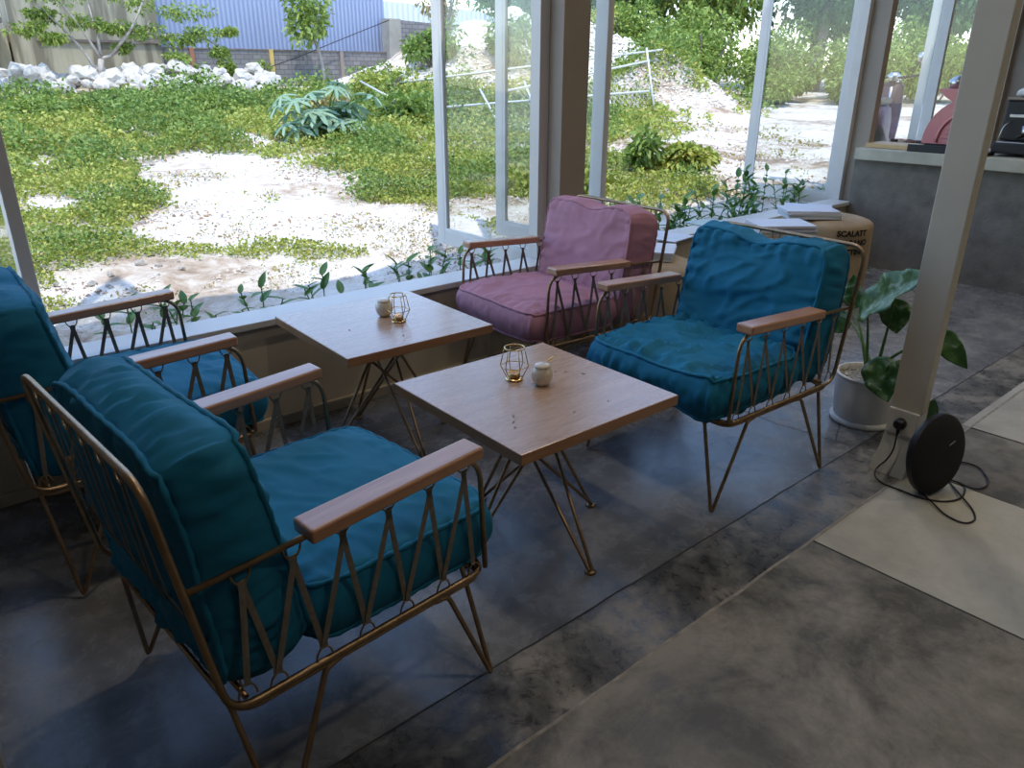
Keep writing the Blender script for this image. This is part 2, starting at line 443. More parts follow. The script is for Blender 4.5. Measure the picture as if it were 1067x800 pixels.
# ceiling downlights (out of frame, the warm lamps of the cafe)
for i, (x, y) in enumerate(((1.2, 1.9), (3.6, 1.9), (1.2, -.6), (3.6, -.6), (5.4, .9), (7.6, .9), (7.6, -1.6), (5.4, -2.2))):
    d = empty('ceiling_downlight', (x, y, 3.9)); tag(d, 'round warm ceiling downlight of the cafe', 'ceiling light', 'ceiling downlights')
    bm = lathe(bmesh.new(), [(.10, 0), (.10, -.02), (.075, -.02), (.07, -.008), (0, -.008)], 24)
    mesh_obj('rim', bm, M_white, d)
    ml, t, b = nt('lamp_glow'); b.inputs['Emission Color'].default_value = (1, .8, .55, 1); b.inputs['Emission Strength'].default_value = 12
    mesh_obj('diffuser', lathe(bmesh.new(), [(.068, -.010), (0, -.010)], 24), ml, d)
    ld = bpy.data.lights.new('downlight', 'SPOT'); ld.energy = 34; ld.color = (1, .86, .68); ld.spot_size = 2.3; ld.spot_blend = .8; ld.shadow_soft_size = .07
    lo = bpy.data.objects.new('downlight', ld); C.objects.link(lo); lo.location = (0, 0, -.03); lo.parent = d

# ------------------------------------------------------------------ chairs
Wr, YF, ZR, YR = .319, .300, .343, -.315
WA, ZAF, ZAR = .317, .678, .658
def cushion_fn(w, d, h, puff, seed, sag=0, bul=.016, wr=1.0, taper=1.0):
    def P(u, v, t):
        au, av = abs(u), abs(v)
        x = w/2*u*(1 + .018*(1-v*v)); y = d/2*v*(1 + .022*(1-u*u))
        k = max(0, au+av-1.72)/.28
        x *= 1-.06*k*k; y *= 1-.06*k*k
        b = bul*(1-t*t)
        x += math.copysign(b*au**6, u); y += math.copysign(b*av**6, v)
        dome = (max(0, 1-au**3.2)*max(0, 1-av**3.2))**.55
        z = h/2*t + t*puff*dome
        # gathers running in from the welt
        eu, ev = 1-au, 1-av
        if abs(t) > .99:
            sg = 1 if t > 0 else -1
            g1 = nz(u*10+seed, ev*1.6+3*math.copysign(1, v), seed)*math.exp(-ev/.24)*(1-math.exp(-ev/.03))
            g2 = nz(v*10+seed*2, eu*1.6+7*math.copysign(1, u), seed+9)*math.exp(-eu/.24)*(1-math.exp(-eu/.03))
            z += sg*.030*wr*(g1+g2)
            z += sg*.013*wr*nz(u*1.7+v*1.1+seed, v*1.8-u*.8, seed*1.7)*dome
            rid = 1-abs(nz(u*2.6-v*3.1+seed*3, v*1.5+u, 5+seed))*2
            z += sg*.022*wr*max(0, rid-.72)*2*dome
        else:
            q = (1-t*t)
            if av > .98: y += math.copysign(.018*wr*q*nz(u*13+seed, t*.8, 2+seed), v)
            if au > .98: x += math.copysign(.018*wr*q*nz(v*13+seed, t*.8, 4+seed), u)
        z += .006*nz(u*2+seed, v*2, 11+seed)
        if sag:
            f = math.exp(-(u/.30)**2)*((1-v)/2)**6
            y += sag*f; z -= t*sag*.35*f
            y += .012*((1-v)/2)**4*nz(u*2.2+seed, 1, 1)
        z *= 1-(1-taper)*(1-v)/2
        return Vector((x, y, z))
    return P
def cushion(name, w, d, h, puff, seed, mat, parent, mtx, sag=0, wr=1.0, taper=1.0):
    P = cushion_fn(w, d, h, puff, seed, sag, wr=wr, taper=taper)
    bm = bmesh.new(); n, nzs = 44, 8
    cache = {}
    def vert(u, v, t):
        key = (round(u, 4), round(v, 4), round(t, 4))
        if key not in cache: cache[key] = bm.verts.new(P(u, v, t))
        return cache[key]
    g = [math.copysign(1-(1-abs(-1+2*i/n))**1.25, -1+2*i/n) if abs(-1+2*i/n) > 1e-9 else 0 for i in range(n+1)]
    s = [-1+2*i/nzs for i in range(nzs+1)]
    for i in range(n):
        for j in range(n):
            for t in (-1, 1):
                q = [vert(g[i], g[j], t), vert(g[i+1], g[j], t), vert(g[i+1], g[j+1], t), vert(g[i], g[j+1], t)]
                bm.faces.new(q if t > 0 else q[::-1])
    for i in range(n):
        for j in range(nzs):
            for v in (-1, 1):
                q = [vert(g[i], v, s[j]), vert(g[i+1], v, s[j]), vert(g[i+1], v, s[j+1]), vert(g[i], v, s[j+1])]
                bm.faces.new(q if v < 0 else q[::-1])
                q = [vert(v, g[i], s[j]), vert(v, g[i+1], s[j]), vert(v, g[i+1], s[j+1]), vert(v, g[i], s[j+1])]
                bm.faces.new(q if v > 0 else q[::-1])
    bmesh.ops.transform(bm, matrix=mtx, verts=bm.verts[:])
    o = mesh_obj(name, bm, mat, parent, True)
    for t in (1, -1):
        m = 36; pts = []
        for k in range(m): pts.append(P(-1+2*k/m, -1, t))
        for k in range(m): pts.append(P(1, -1+2*k/m, t))
        for k in range(m): pts.append(P(1-2*k/m, 1, t))
        for k in range(m): pts.append(P(-1, 1-2*k/m, t))
        pts = [mtx @ p for p in pts]
        rad = [.0062*(1+.22*math.sin(k*1.9+seed)+.1*nz(k*.7, seed)) for k in range(len(pts))]
        mesh_obj('piping', tube(bmesh.new(), pts, .005, 7, True, radii=rad), mat, o, True)
    return o

ring_top_me = ring_bot_me = None
def ring_mesh(sign):
    pts = [(0, math.cos(a)*.018, sign*math.sin(a)*.030) for a in [PI*k/10 for k in range(11)]]
    pts = fillet(pts, 0)
    me = bpy.data.meshes.new('ring'); bm = tube(bmesh.new(), pts, .0021, 6)
    bm.to_mesh(me); bm.free()
    for p in me.polygons: p.use_smooth = True
    me.materials.append(M_brass); return me
ring_top_me, ring_bot_me = ring_mesh(-1), ring_mesh(1)

def make_chair(pos, rz, mat, label, seed, sag=.03, swr=1.0, bwr=1.0, tap=.88, group='cushioned wire armchairs around the two tables'):
    t = empty('armchair', (pos[0], pos[1], 0), math.radians(rz)); tag(t, label, 'armchair', group)
    # bent-wire basket: seat rail up into the back loop
    WT, YT, ZT = .322, -.390, .838
    loop = [(-Wr, YR-.004, ZR), (-Wr, YF, ZR), (Wr, YF, ZR), (Wr, YR-.004, ZR), (WT, YT, ZT), (-WT, YT, ZT)]
    tubeo('frame', fillet(loop, [.055, .05, .05, .055, .06, .06], 6, True), .0072, M_brass, t, 10, True)
    tubeo('rear_rail', [(-Wr+.02, YR+.035, ZR), (Wr-.02, YR+.035, ZR)], .006, M_brass, t)
    for s in (-1, 1):
        p = [(s*WA, -.352, .622), (s*WA, .283, .648), (s*(Wr), YF-.004, ZR+.005)]
        tubeo('arm_rod', fillet(p, .075, 7), .0062, M_brass, t)
        # wooden armrest
        bm = bmesh.new(); L0, L1 = -.141, .271
        box(bm, -.034, .034, L0, L1, -.015, .015, .0065, seg=3)
        for v in bm.verts:
            f = (v.co.y-L0)/(L1-L0); v.co.z += (ZAR-.015)+(ZAF-ZAR)*f; v.co.x += s*WA
            if v.co.y > L1-.02: v.co.x = s*WA+(v.co.x-s*WA)*.93
        mesh_obj('armrest', bm, M_arm, t)
    # ring under the seat and the four hairpin legs
    zz = ZR-.0145
    ur = [(-Wr+.004, YR+.01, zz), (-Wr+.004, YF-.006, zz), (Wr-.004, YF-.006, zz), (Wr-.004, YR+.01, zz)]
    tubeo('seat_ring', fillet(ur, .05, 6, True), .006, M_brass, t, 8, True)
    for sx in (-1, 1):
        f = (sx*.311, .321, .007)
        tubeo('leg', fillet([(sx*.195, YF-.006, zz-.004), (sx*.225, YF-.003, zz-.006), f, (sx*.317, .185, zz-.004), (sx*.315, .15, zz-.002)], [0, .02, .022, .02, 0], 5), .0062, M_brass, t)
        f = (sx*.358, -.268, .007)
        tubeo('leg', fillet([(sx*.315, -.09, zz-.002), (sx*.317, -.125, zz-.005), f, (sx*.275, YR+.012, zz-.006), (sx*.24, YR+.012, zz-.003)], [0, .02, .02, .02, 0], 5), .0062, M_brass, t)
    # side webbing: rings and crossing elastic straps
    def ringo(me, loc, rot=0):
        o = bpy.data.objects.new('ring', me); C.objects.link(o); o.parent = t; o.location = loc; o.rotation_euler = (0, 0, rot)
    bots = [-.283, -.222, -.126, -.027, .073, .172, .262]; tops = [-.262, -.165, -.061, .044, .146, .240]
    def rodz(y): return .622+(y+.352)*.041
    for s in (-1, 1):
        for y in tops: ringo(ring_top_me, (s*WA, y, rodz(y)-.002))
        for y in bots: ringo(ring_bot_me, (s*Wr, y, ZR+.003 if y > -.27 else ZR+.016))
        for i, y in enumerate(tops):
            bm = bmesh.new(); zt = rodz(y)-.031; zb = ZR+.034
            for yb, off in ((bots[i], .0022), (bots[i+1], -.0022)):
                zb2 = zb+(.012 if yb < -.27 else 0)
                sg = 1 if off > 0 else -1
                tube(bm, [(s*WA+off*.2, y+sg*-.003, zt+.006), (s*WA+off, y-sg*.002, zt-.012), (s*(Wr)+off, (y+yb)/2, (zt+zb2)/2), (s*Wr+off, yb+sg*.002, zb2+.012), (s*Wr+off*.2, yb+sg*.003, zb2-.004)], (.0009, .0070), 6, flat=(1, 0, 0))
            mesh_obj('strap', bm, M_strap, t)
    # back webbing
    nb = 7; xb = [-.27+.09*i for i in range(nb)]; xt = [-.225+.09*i for i in range(nb-1)]
    for x in xt: ringo(ring_top_me, (x, YT, ZT-.004), PI/2)
    for x in xb: ringo(ring_bot_me, (x, YR+.035, ZR+.003), PI/2)
    for i, x in enumerate(xt):
        bm = bmesh.new()
        for xq, off in ((xb[i], -.002), (xb[i+1], .002)):
            tube(bm, [(x, YT+.002+off, ZT-.030), ((x+xq)/2, (YT+YR)/2-.012+off, (ZT+ZR)/2), (xq, YR+.03+off, ZR+.030)], (.0009, .0070), 6, flat=(0, 1, 0))
        mesh_obj('strap', bm, M_strap, t)
    # cushions
    cushion('seat_cushion', .574, .476, .122, .026, seed, mat, t, Matrix.Translation((0, .111, .424)), wr=swr)
    mb = Matrix.Translation((0, -.246, .603)) @ Matrix.Rotation(math.radians(8.5), 4, 'X') @ Matrix.Rotation(-PI/2, 4, 'X')
    cushion('back_cushion', .566, .468, .180, .018, seed+3.3, mat, t, mb, sag=sag, wr=bwr, taper=tap)
    return t
make_chair((.581, 1.437), -86.1, M_teal, 'teal cushioned wire armchair nearest the camera, seen from behind', 1.0, 0, .45, 1.3, .70)
make_chair((2.299, 1.534), 87.1, M_teal, 'teal cushioned wire armchair beside the potted plant, facing left', 4.2, .035, 1.7, 1.15)
make_chair((2.355, 2.452), 85.6, M_pink, 'dusty pink cushioned wire armchair by the window', 7.7, .025, .8, .6)
make_chair((.504, 2.492), -92.1, M_teal, 'teal cushioned wire armchair at the left edge, against the window sill', 9.1, .01, .6, .8)

# ------------------------------------------------------------------ tables
def make_table(pos, an, label):
    t = empty('coffee_table', (pos[0], pos[1], 0), an); tag(t, label, 'table', 'square coffee tables')
    tt = boxo('tabletop', -.306, .306, -.306, .306, .482, .515, M_top, t, .0025)
    tt.data.materials.append(M_edge)
    for p in tt.data.polygons:
        if abs(p.normal.z) < .5: p.material_index = 1
    boxo('mounting_plate', -.19, .19, -.19, .19, .474, .482, M_brass, t, .001)
    for k in range(4):
        a = -PI/2 + k*PI/2; ex, ey = math.cos(a), math.sin(a); px, py = -ey, ex
        fx, fy = ex*.272, ey*.272
        bm = bmesh.new()
        tube(bm, fillet([(px*.012+ex*.012, py*.012+ey*.012, .476), (fx+px*.006, fy+py*.006, .010), (fx-px*.006, fy-py*.006, .010), (-ex*.17-px*.012, -ey*.17-py*.012, .476)], .006, 3), .0058, 8)
        leg = mesh_obj('leg', bm, M_brass, t, True)
        mesh_obj('foot_pad', lathe(bmesh.new(), [(0, 0), (.017, 0), (.018, .004), (.013, .009), (0, .010)], 16, fx, fy), M_brass, leg, True)
    # dark knots and scuffs set in the top
    return t
make_table((1.438, 2.448), -.034, 'square wooden coffee table on wire legs, against the window sill')
make_table((1.426, 1.559), -.022, 'square wooden coffee table on wire legs, in the middle of the four chairs')

def lantern(loc, label, rz):
    t = empty('candle_holder', (*loc, .515), rz); tag(t, label, 'candle holder', 'gold wire candle holders')
    def hexring(r, z): return [(math.cos(PI/3*k)*r, math.sin(PI/3*k)*r, z) for k in range(6)]
    rings = [(.024, .006), (.044, .046), (.031, .105)]
    bm = bmesh.new()
    for k in range(6):
        tube(bm, [hexring(r, z)[k] for r, z in rings], .0016, 6)
    mesh_obj('upright_wires', bm, M_gold, t, True)
    mesh_obj('middle_hoop', tube(bmesh.new(), hexring(.044, .046), .0016, 6, True), M_gold, t, True)
    mesh_obj('top_hoop', tube(bmesh.new(), [(math.cos(a)*.031, math.sin(a)*.031, .105) for a in [PI*k/12 for k in range(24)]], .0022, 6, True), M_gold, t, True)
    mesh_obj('base_plate', lathe(bmesh.new(), [(0, 0), (.027, 0), (.0285, .003), (.027, .006), (0, .006)], 24), M_gold, t, True)
    return t
def tealight(loc, label):
    t = empty('tealight_candle', (*loc, .5212)); tag(t, label, 'candle', 'tealight candles')
    mesh_obj('cup', lathe(bmesh.new(), [(0, 0), (.0185, 0), (.0195, .017), (.0185, .017), (.018, .014), (0, .0135)], 20), M_gold, t, True)
    mesh_obj('wax', lathe(bmesh.new(), [(.0178, .0138), (.012, .0145), (0, .0145)], 20), M_wax, t, True)
    tubeo('wick', [(0, 0, .0142), (.001, 0, .021)], .0007, M_ink, t, 5)
def jar(loc, label, stick=False):
    t = empty('sugar_jar', (*loc, .515)); tag(t, label, 'jar', 'small porcelain jars')
    mesh_obj('body', lathe(bmesh.new(), [(0, 0), (.017, 0), (.020, .002), (.030, .015), (.034, .030), (.033, .045), (.026, .058), (.023, .061), (.021, .060)], 32), M_porcelain, t, True)
    mesh_obj('lid', lathe(bmesh.new(), [(.026, .060), (.0265, .063), (.022, .068), (.010, .071), (0, .0715)], 32), M_porcelain, t, True)
    if stick:
        bm = bmesh.new(); d = Vector((1, .05, .35)).normalized(); p0 = Vector((.014, .010, .060))
        tube(bm, [p0, p0+d*.02, p0+d*.034, p0+d*.046], .002, 6, radii=[(.0016, .0016), (.002, .002), (.002, .006), (.0015, .0035)])
        mesh_obj('spoon', bm, M_yellow, t, True)
lantern((1.432, 1.657), 'gold wire candle holder on the middle coffee table', .2)
tealight((1.432, 1.657), 'tealight candle inside the holder on the middle coffee table')
jar((1.468, 1.568), 'cream lidded jar with a yellow stick, on the middle coffee table', True)
lantern((1.480, 2.395), 'gold wire candle holder on the coffee table by the sill', .35)
tealight((1.480, 2.395), 'tealight candle inside the holder on the table by the sill')
jar((1.475, 2.490), 'cream lidded jar on the coffee table by the sill')
for i, (x, y, L, a) in enumerate(((1.40, 1.36, .006, 0), (1.53, 1.35, .004, 0), (1.60, 1.60, .010, .4), (1.575, 1.62, .006, 1.2), (1.63, 1.55, .012, 2.0),
                                  (1.225, 1.42, .012, .5), (1.25, 1.45, .018, 1.0), (1.205, 1.39, .007, .2), (1.28, 2.42, .006, 0), (1.40, 2.24, .005, .5))):
    bm = box(bmesh.new(), -L/2, L/2, -.002, .002, 0, .0016, .0006)
    o = mesh_obj('crumb', bm, M_barkd); o.location = (x, y, .5152); o.rotation_euler = (0, 0, a)
    tag(o, 'tiny dark crumb lying on a coffee table', 'crumb', 'crumbs on the coffee tables')

# ------------------------------------------------------------------ potted plant
pot = empty('potted_plant', (3.125, 1.285, 0)); tag(pot, 'broad-leaved green plant in a ribbed white pot behind the column', 'potted plant')
prof = [(0, 0.002), (.128, .002), (.131, .006), (.131, .020), (.116, .023), (.114, .026)]
nrib = 22
for k in range(nrib*2+1):
    z = .028+(.205-.028)*k/(nrib*2); r = .114+.017*math.sin(min(1, (z/.2))*PI/2)
    prof.append((r+(.0008 if k % 2 else -.0008), z))
prof += [(.134, .208), (.135, .216), (.131, .220), (.124, .218), (.122, .190)]
mesh_obj('pot', lathe(bmesh.new(), prof, 48), M_potw, pot, True)
rg = random.Random(4)
bm = lathe(bmesh.new(), [(.122, .192), (.06, .197), (0, .199)], 32)
sg = mesh_obj('gravel', bm, M_soil, pot, True)
bm = bmesh.new()
for k in range(260):
    a = rg.random()*2*PI; r = math.sqrt(rg.random())*.118; s = rg.uniform(.0035, .007)
    mt = Matrix.Translation((math.cos(a)*r, math.sin(a)*r, .198)) @ Matrix.Diagonal((s, s*rg.uniform(.6, 1), s*.7, 1))
    bmesh.ops.create_icosphere(bm, subdivisions=1, radius=1, matrix=mt)
g2 = mesh_obj('pebbles', bm, plain('pale_pebbles', (.5, .46, .38), .8, 0, .4, 40), sg); g2['kind'] = 'stuff'

def leaf_plate(name, base, tip, width, mat, parent, droop=.3, fold=.25, wave=.1, seed=0, up=Vector((0, 0, 1)), thick=.0012):
    """heart/paddle leaf blade from base to tip with midrib fold, wavy rim"""
    base, tip = Vector(base), Vector(tip); ax = tip-base; L = ax.length; a = ax.normalized()
    side = a.cross(up).normalized(); nrm = side.cross(a).normalized()
    bm = bmesh.new(); nu, nv = 16, 8; grid = []
    for i in range(nu+1):
        s = i/nu; wl = width*.5*(math.sin(PI*min(1, s**.62))**.85 if 0 < s < 1 else 0)
        row = []
        for j in range(-nv//2, nv//2+1):
            q = j/(nv/2)
            back = -.16*L*(abs(q)**1.5)*(1-s)**2 if s < .5 else 0
            z = -droop*L*s*s + fold*abs(q)*wl + wave*wl*math.sin(s*19+seed+(2 if q > 0 else 0))*abs(q)**2
            row.append(bm.verts.new(base + a*(L*s+back) + side*(q*wl) + nrm*z))
        grid.append(row)
    for i in range(nu):
        for j in range(nv):
            bm.faces.new([grid[i][j], grid[i+1][j], grid[i+1][j+1], grid[i][j+1]])
    bmesh.ops.remove_doubles(bm, verts=bm.verts[:], dist=1e-5)
    bmesh.ops.dissolve_degenerate(bm, edges=bm.edges[:], dist=1e-6)
    o = mesh_obj(name, bm, mat, parent, True)
    md = o.modifiers.new('thickness', 'SOLIDIFY'); md.thickness = thick
    return o
def varieg():
    m, t, b = nt('variegated_leaf')
    f = noise_tex(t, coords(t), 22, 5, .6, .8)
    col = ramp(t, f, [(.40, (.045, .125, .03)), (.55, (.10, .22, .06)), (.68, (.38, .48, .36))])
    t.links.new(col, b.inputs['Base Color']); b.inputs['Roughness'].default_value = .35
    tl = N(t, 'ShaderNodeBsdfTranslucent'); t.links.new(col, tl.inputs[0])
    mx = N(t, 'ShaderNodeMixShader'); mx.inputs[0].default_value = .2
    t.links.new(b.outputs[0], mx.inputs[1]); t.links.new(tl.outputs[0], mx.inputs[2])
    t.links.new(mx.outputs[0], t.nodes['Material Output'].inputs[0]); return m
M_var = varieg()
M_stem = plain('plant_stem', (.10, .20, .05), .5, 0, .2, 20)
PLANT = [  # stem end, leaf tip, width, droop, fold   (pot coordinates)
    ((-.035, .045, .50), (-.115, -.19, .715), .20, .02, .30),
    ((.035, -.03, .53), (.035, -.06, .40), .12, .1, .3),
    ((-.12, -.075, .315), (-.175, -.165, .185), .14, .0, .25),
    ((-.11, -.15, .33), (-.115, -.175, .215), .10, .0, .25),
    ((.085, .16, .47), (.085, .185, .60), .08, .05, .2),
    ((-.06, -.26, .47), (-.065, -.38, .365), .09, .15, .3),
    ((.13, .20, .40), (.16, .26, .30), .10, .0, .2),
    ((-.16, -.30, .15), (-.165, -.33, .25), .09, .0, .3),
]
for i, (st, tp, w, dr, fo) in enumerate(PLANT):
    b0 = (rg.uniform(-.02, .02), rg.uniform(-.02, .02), .195)
    mid = Vector(b0).lerp(Vector(st), .5)+Vector((0, 0, .03))
    pts = fillet([b0, mid, st], .1, 6)
    stem = tubeo('stem', pts, .006, M_stem, pot, 7, radii=[.0075-.004*k/len(pts) for k in range(len(pts))])
    leaf_plate('leaf', st, tp, w, M_var, pot, dr, fo, .14, i, Vector(((-.62, .0, .75), (-.9, -.2, .3), (-.9, 0, .4), (-.8, -.3, .5))[i % 4]))
tubeo('leaf_sheath', [(0, .0, .19), (.0, .02, .27), (.0, .025, .31)], .006, plain('sheath', (.35, .25, .10), .6), pot, 6, radii=[.010, .007, .002])

# ------------------------------------------------------------------ speaker, plug and cable
sx, sy = 2.70, .80
spk = empty('round_speaker', (sx+.010, sy+.046, .150)); tag(spk, 'black disc-shaped portable speaker leaning on the foot of the column', 'speaker')
nrm = Vector((-.22, -.95, .14)).normalized(); spk.rotation_euler = nrm.to_track_quat('Z', 'Y').to_euler()
mesh_obj('grille', lathe(bmesh.new(), [(0, .050), (.05, .0485), (.10, .043), (.135, .034), (.146, .024)], 48), M_blackmesh, spk, True)
mesh_obj('housing', lathe(bmesh.new(), [(.146, .024), (.148, .016), (.146, .004), (.118, -.018), (.07, -.032), (0, -.036)], 48), M_blackplastic, spk, True)
boxo('logo', -.018, .020, .018, .023, .0482, .0494, M_silver, spk)
spk.children[-1].location = (.035, .02, 0) ; spk.children[-1].rotation_euler = (0, .10, .2)
sup = boxo('stand_foot', -.02, .02, -.15, -.10, -.03, -.005, M_blackplastic, spk, .004)

plug = empty('power_plug', (2.731, .977, .212)); tag(plug, 'round black power plug in the column socket', 'plug')
bm = lathe(bmesh.new(), [(0, 0), (.021, 0), (.022, .012), (.018, .026), (.010, .030), (0, .030)], 24)
bmesh.ops.rotate(bm, verts=bm.verts[:], matrix=Matrix.Rotation(-PI/2, 3, 'Y'))
mesh_obj('plug_body', bm, M_blackplastic, plug, True)
tubeo('strain_relief', [(-.015, 0, -.015), (-.017, 0, -.045)], .0055, M_blackplastic, plug, 8, radii=[.0075, .004])
cz = .0035
cable = [(2.714, .977, .165), (2.71, .975, .11), (2.70, .985, .07), (2.675, 1.01, .03), (2.645, 1.0, .012), (2.63, .96, cz), (2.632, .888, cz), (2.63, .819, cz), (2.669, .753, cz), (2.743, .724, cz), (2.838, .749, cz), (2.86, .80, cz), (2.80, .86, cz),
         (2.703, .891, cz), (2.644, .808, cz+.006), (2.576, .717, cz), (2.569, .653, cz), (2.624, .637, cz), (2.689, .669, cz), (2.75, .736, cz+.006), (2.803, .779, cz),
         (2.90, .86, cz), (3.0, .87, cz), (3.042, .828, cz), (3.043, .777, cz), (2.965, .716, cz), (2.898, .699, cz), (2.84, .721, cz), (2.80, .77, .03)]
tg = tubeo('power_cable', fillet(cable, .06, 6), .0032, M_blackplastic, None, 7)
tag(tg, 'thin black power cable looping over the floor from the column socket', 'cable')

# ------------------------------------------------------------------ burlap poufs and magazines
def pouf(loc, r, h, label, seed):
    t = empty('burlap_pouf', (*loc, 0)); tag(t, label, 'pouf', 'burlap poufs under the window')
    prof = []
    for k in range(25):
        s = k/24
        if s < .12: rr = r*(.90+.10*(s/.12)**.5); z = h*s*.5
        elif s < .80: rr = r*(1+.03*math.sin((s-.12)/.68*PI)); z = h*(.06+(s-.12)/.68*.84)
        else: q = (s-.8)/.2; rr = r*math.cos(q*PI/2)**.45; z = h*(.90+.10*math.sin(q*PI/2))
        prof.append((max(rr, 0), z))
    prof[-1] = (0, h)
    bm = lathe(bmesh.new(), [(0, 0)]+prof, 48)
    for v in bm.verts:
        a = math.atan2(v.co.y, v.co.x); q = 1+.02*nz(a*3+seed, v.co.z*4, seed)+.008*nz(a*14, v.co.z*3, seed)
        v.co.x *= q; v.co.y *= q
    mesh_obj('sack_cover', bm, M_burlap, t, True)
    return t
P1 = pouf((3.07, 2.50), .27, .51, 'burlap pouf directly behind the pink armchair', 1)
P2 = pouf((4.08, 2.46), .29, .52, 'burlap pouf behind the right teal armchair, in the middle of the row', 2)
P3 = pouf((4.93, 2.50), .29, .53, 'burlap pouf with black printed letters, next to the coffee bar wall', 3)
def curved_text(body, size, z, R, ang0, parent):
    cu = bpy.data.curves.new('printed_text', 'FONT'); cu.body = body; cu.size = size; cu.extrude = .0005; cu.offset = .0022
    cu.align_x = 'CENTER'
    o = bpy.data.objects.new('printed_text', cu); C.objects.link(o)
    dg = bpy.context.evaluated_depsgraph_get(); me = bpy.data.meshes.new_from_object(o.evaluated_get(dg))
    bpy.data.objects.remove(o); 
    for v in me.vertices:
        a = ang0+v.co.x/R; rr = R+.004+v.co.z
        v.co = Vector((math.cos(a)*rr, math.sin(a)*rr, z+v.co.y))
    me.materials.clear(); me.materials.append(M_ink)
    p = bpy.data.objects.new('printed_text', me); C.objects.link(p); p.parent = parent
    return p
ang = math.radians(-119)
for body, z in (('SCALATT', .445), ('ARABANO', .385), ('COZTING', .325)):
    curved_text(body, .050, z, .297, ang, P3)

def magazine(x, y, z, a, cover, label, w=.25, d=.34, h=.012):
    t = empty('magazine', (x, y, z), a); tag(t, label, 'magazine', 'magazines on the burlap poufs')
    boxo('pages', -w/2+.001, w/2-.002, -d/2+.002, d/2-.002, .001, h-.001, M_paper, t)
    bm = bmesh.new(); box(bm, -w/2, w/2, -d/2, d/2, h-.001, h); box(bm, -w/2, w/2, -d/2, d/2, 0, .001); box(bm, -w/2-.001, -w/2, -d/2, d/2, 0, h)
    mesh_obj('cover', bm, cover, t)
def stack(x, y, z, n, a, where, h=.012):
    for k in range(n):
        lab = ('magazine on top of the pile on the %s pouf' if k == n-1 else 'magazine inside the pile on the %s pouf') % where
        magazine(x+rg.uniform(-.006, .006), y+rg.uniform(-.006, .006), z+k*(h+.0004), a+rg.uniform(-.03, .03), M_cover if k != 1 else M_cover2, lab, h=h)
stack(4.17, 2.40, .522, 5, .95, 'middle burlap')
stack(4.78, 2.56, .532, 4, .85, 'lettered burlap')
stack(3.10, 2.56, .512, 4, .6, 'left burlap', .011)
magazine(3.72, 2.935, .476, .15, M_cover, 'flat white magazine lying on the sill behind the poufs', h=.006)
magazine(4.30, 2.935, .476, -.1, M_cover2, 'pale green magazine lying on the sill behind the poufs', h=.008)
magazine(5.45, 2.93, .476, .5, M_cover, 'magazine leaning over the sill beside the coffee bar post', h=.006)

# ------------------------------------------------------------------ coffee bar things
def hopper(parent, x, y, z):
    mesh_obj('bean_hopper', lathe(bmesh.new(), [(0, z), (.05, z), (.058, z+.03), (.060, z+.055), (.05, z+.062), (.02, z+.085), (0, z+.088)], 20, x, y), M_steel, parent, True)
em = empty('espresso_machine', (6.30, 2.17, .885)); tag(em, 'dusty rose rounded coffee machine beside the windows on the bar', 'coffee machine')
poly = [(-.24, .03)]   # y,z: (window side is +y) quarter-disc side panel
prof = [(.30, .055)]
for k in range(9):
    a_ = k/8*PI/2; prof.append((.30-.36*math.sin(a_)**1.0*1.0 if False else .30-.30*(1-math.cos(a_)), .06+.27*math.sin(a_)))
pts = [(.30, .05)] + [(.30-.24*(1-math.cos(k/10*PI/2)), .05+.30*math.sin(k/10*PI/2)) for k in range(1, 11)] + [(.0, .35), (.0, .05)]
mesh_obj('side_panel', prism(bmesh.new(), pts, -.20, .20, 'yz'), M_pinkm, em)
pts2 = [(.27-.17*(1-math.cos(k/10*PI/2)), .075+.215*math.sin(k/10*PI/2)) for k in range(0, 11)]
mesh_obj('panel_rib', tube(bmesh.new(), [(-.204, y*.8-.02, z*.85) for y, z in pts2], .011, 6), M_pinkm, em, True)
for i in range(4):
    boxo('vent_slat', -.208, -.20, .01, .17-.02*i, .09+.032*i, .103+.032*i, M_pinkm, em, .002)
bm = bmesh.new(); prism(bm, [(.10, .32), (.165, .355), (.24, .405), (.24, .425), (.0, .425), (.0, .32)], -.21, .21, 'yz')
mesh_obj('top_shelf', bm, M_pinkm, em)
boxo('drip_base', -.19, .19, .0, .28, 0, .05, M_blackplastic, em, .006)
hopper(em, -.10, .165, .425); hopper(em, -.10, .06, .425)
bm = bmesh.new(); bm2 = boxo('wooden_board', 5.99, 6.25, 2.50, 2.83, .886, .918, M_tray, None, .004); tag(bm2, 'pale wooden board on the bar beside the window post', 'board')
bt = empty('black_tray', (6.10, 2.22, .886)); tag(bt, 'black tray on the bar in front of the rose coffee machine', 'tray')
bt.location.x = 6.00
boxo('tray_base', -.09, .09, -.26, .26, 0, .02, M_blackplastic, bt, .005)
boxo('tray_rim', -.095, -.085, -.26, .26, 0, .05, M_blackplastic, bt, .003)
for i in range(9):
    s = mesh_obj('coffee_cup', lathe(bmesh.new(), [(0, 0), (.018, 0), (.028, .02), (.031, .045), (.029, .045), (.026, .02), (0, .004)], 16), plain('cup_glaze%d' % i, ((.55, .5, .48), (.3, .12, .1), (.05, .04, .04))[i % 3], .3), None, True)
    s.location = (6.36+.035*(i % 2), 2.52+.033*i, .886) if i < 9 else s.location
    tag(s, 'small cup in the row on the bar under the windows', 'cup', 'cups along the bar')
eb = empty('espresso_machine', (6.32, 1.71, .885)); tag(eb, 'black and steel espresso machine on the bar, right of the column', 'espresso machine')
boxo('body', -.20, .22, -.34, .26, .10, .36, M_blackplastic, eb, .015)
boxo('drip_tray', -.30, .22, -.34, .26, .02, .09, M_blackplastic, eb, .01)
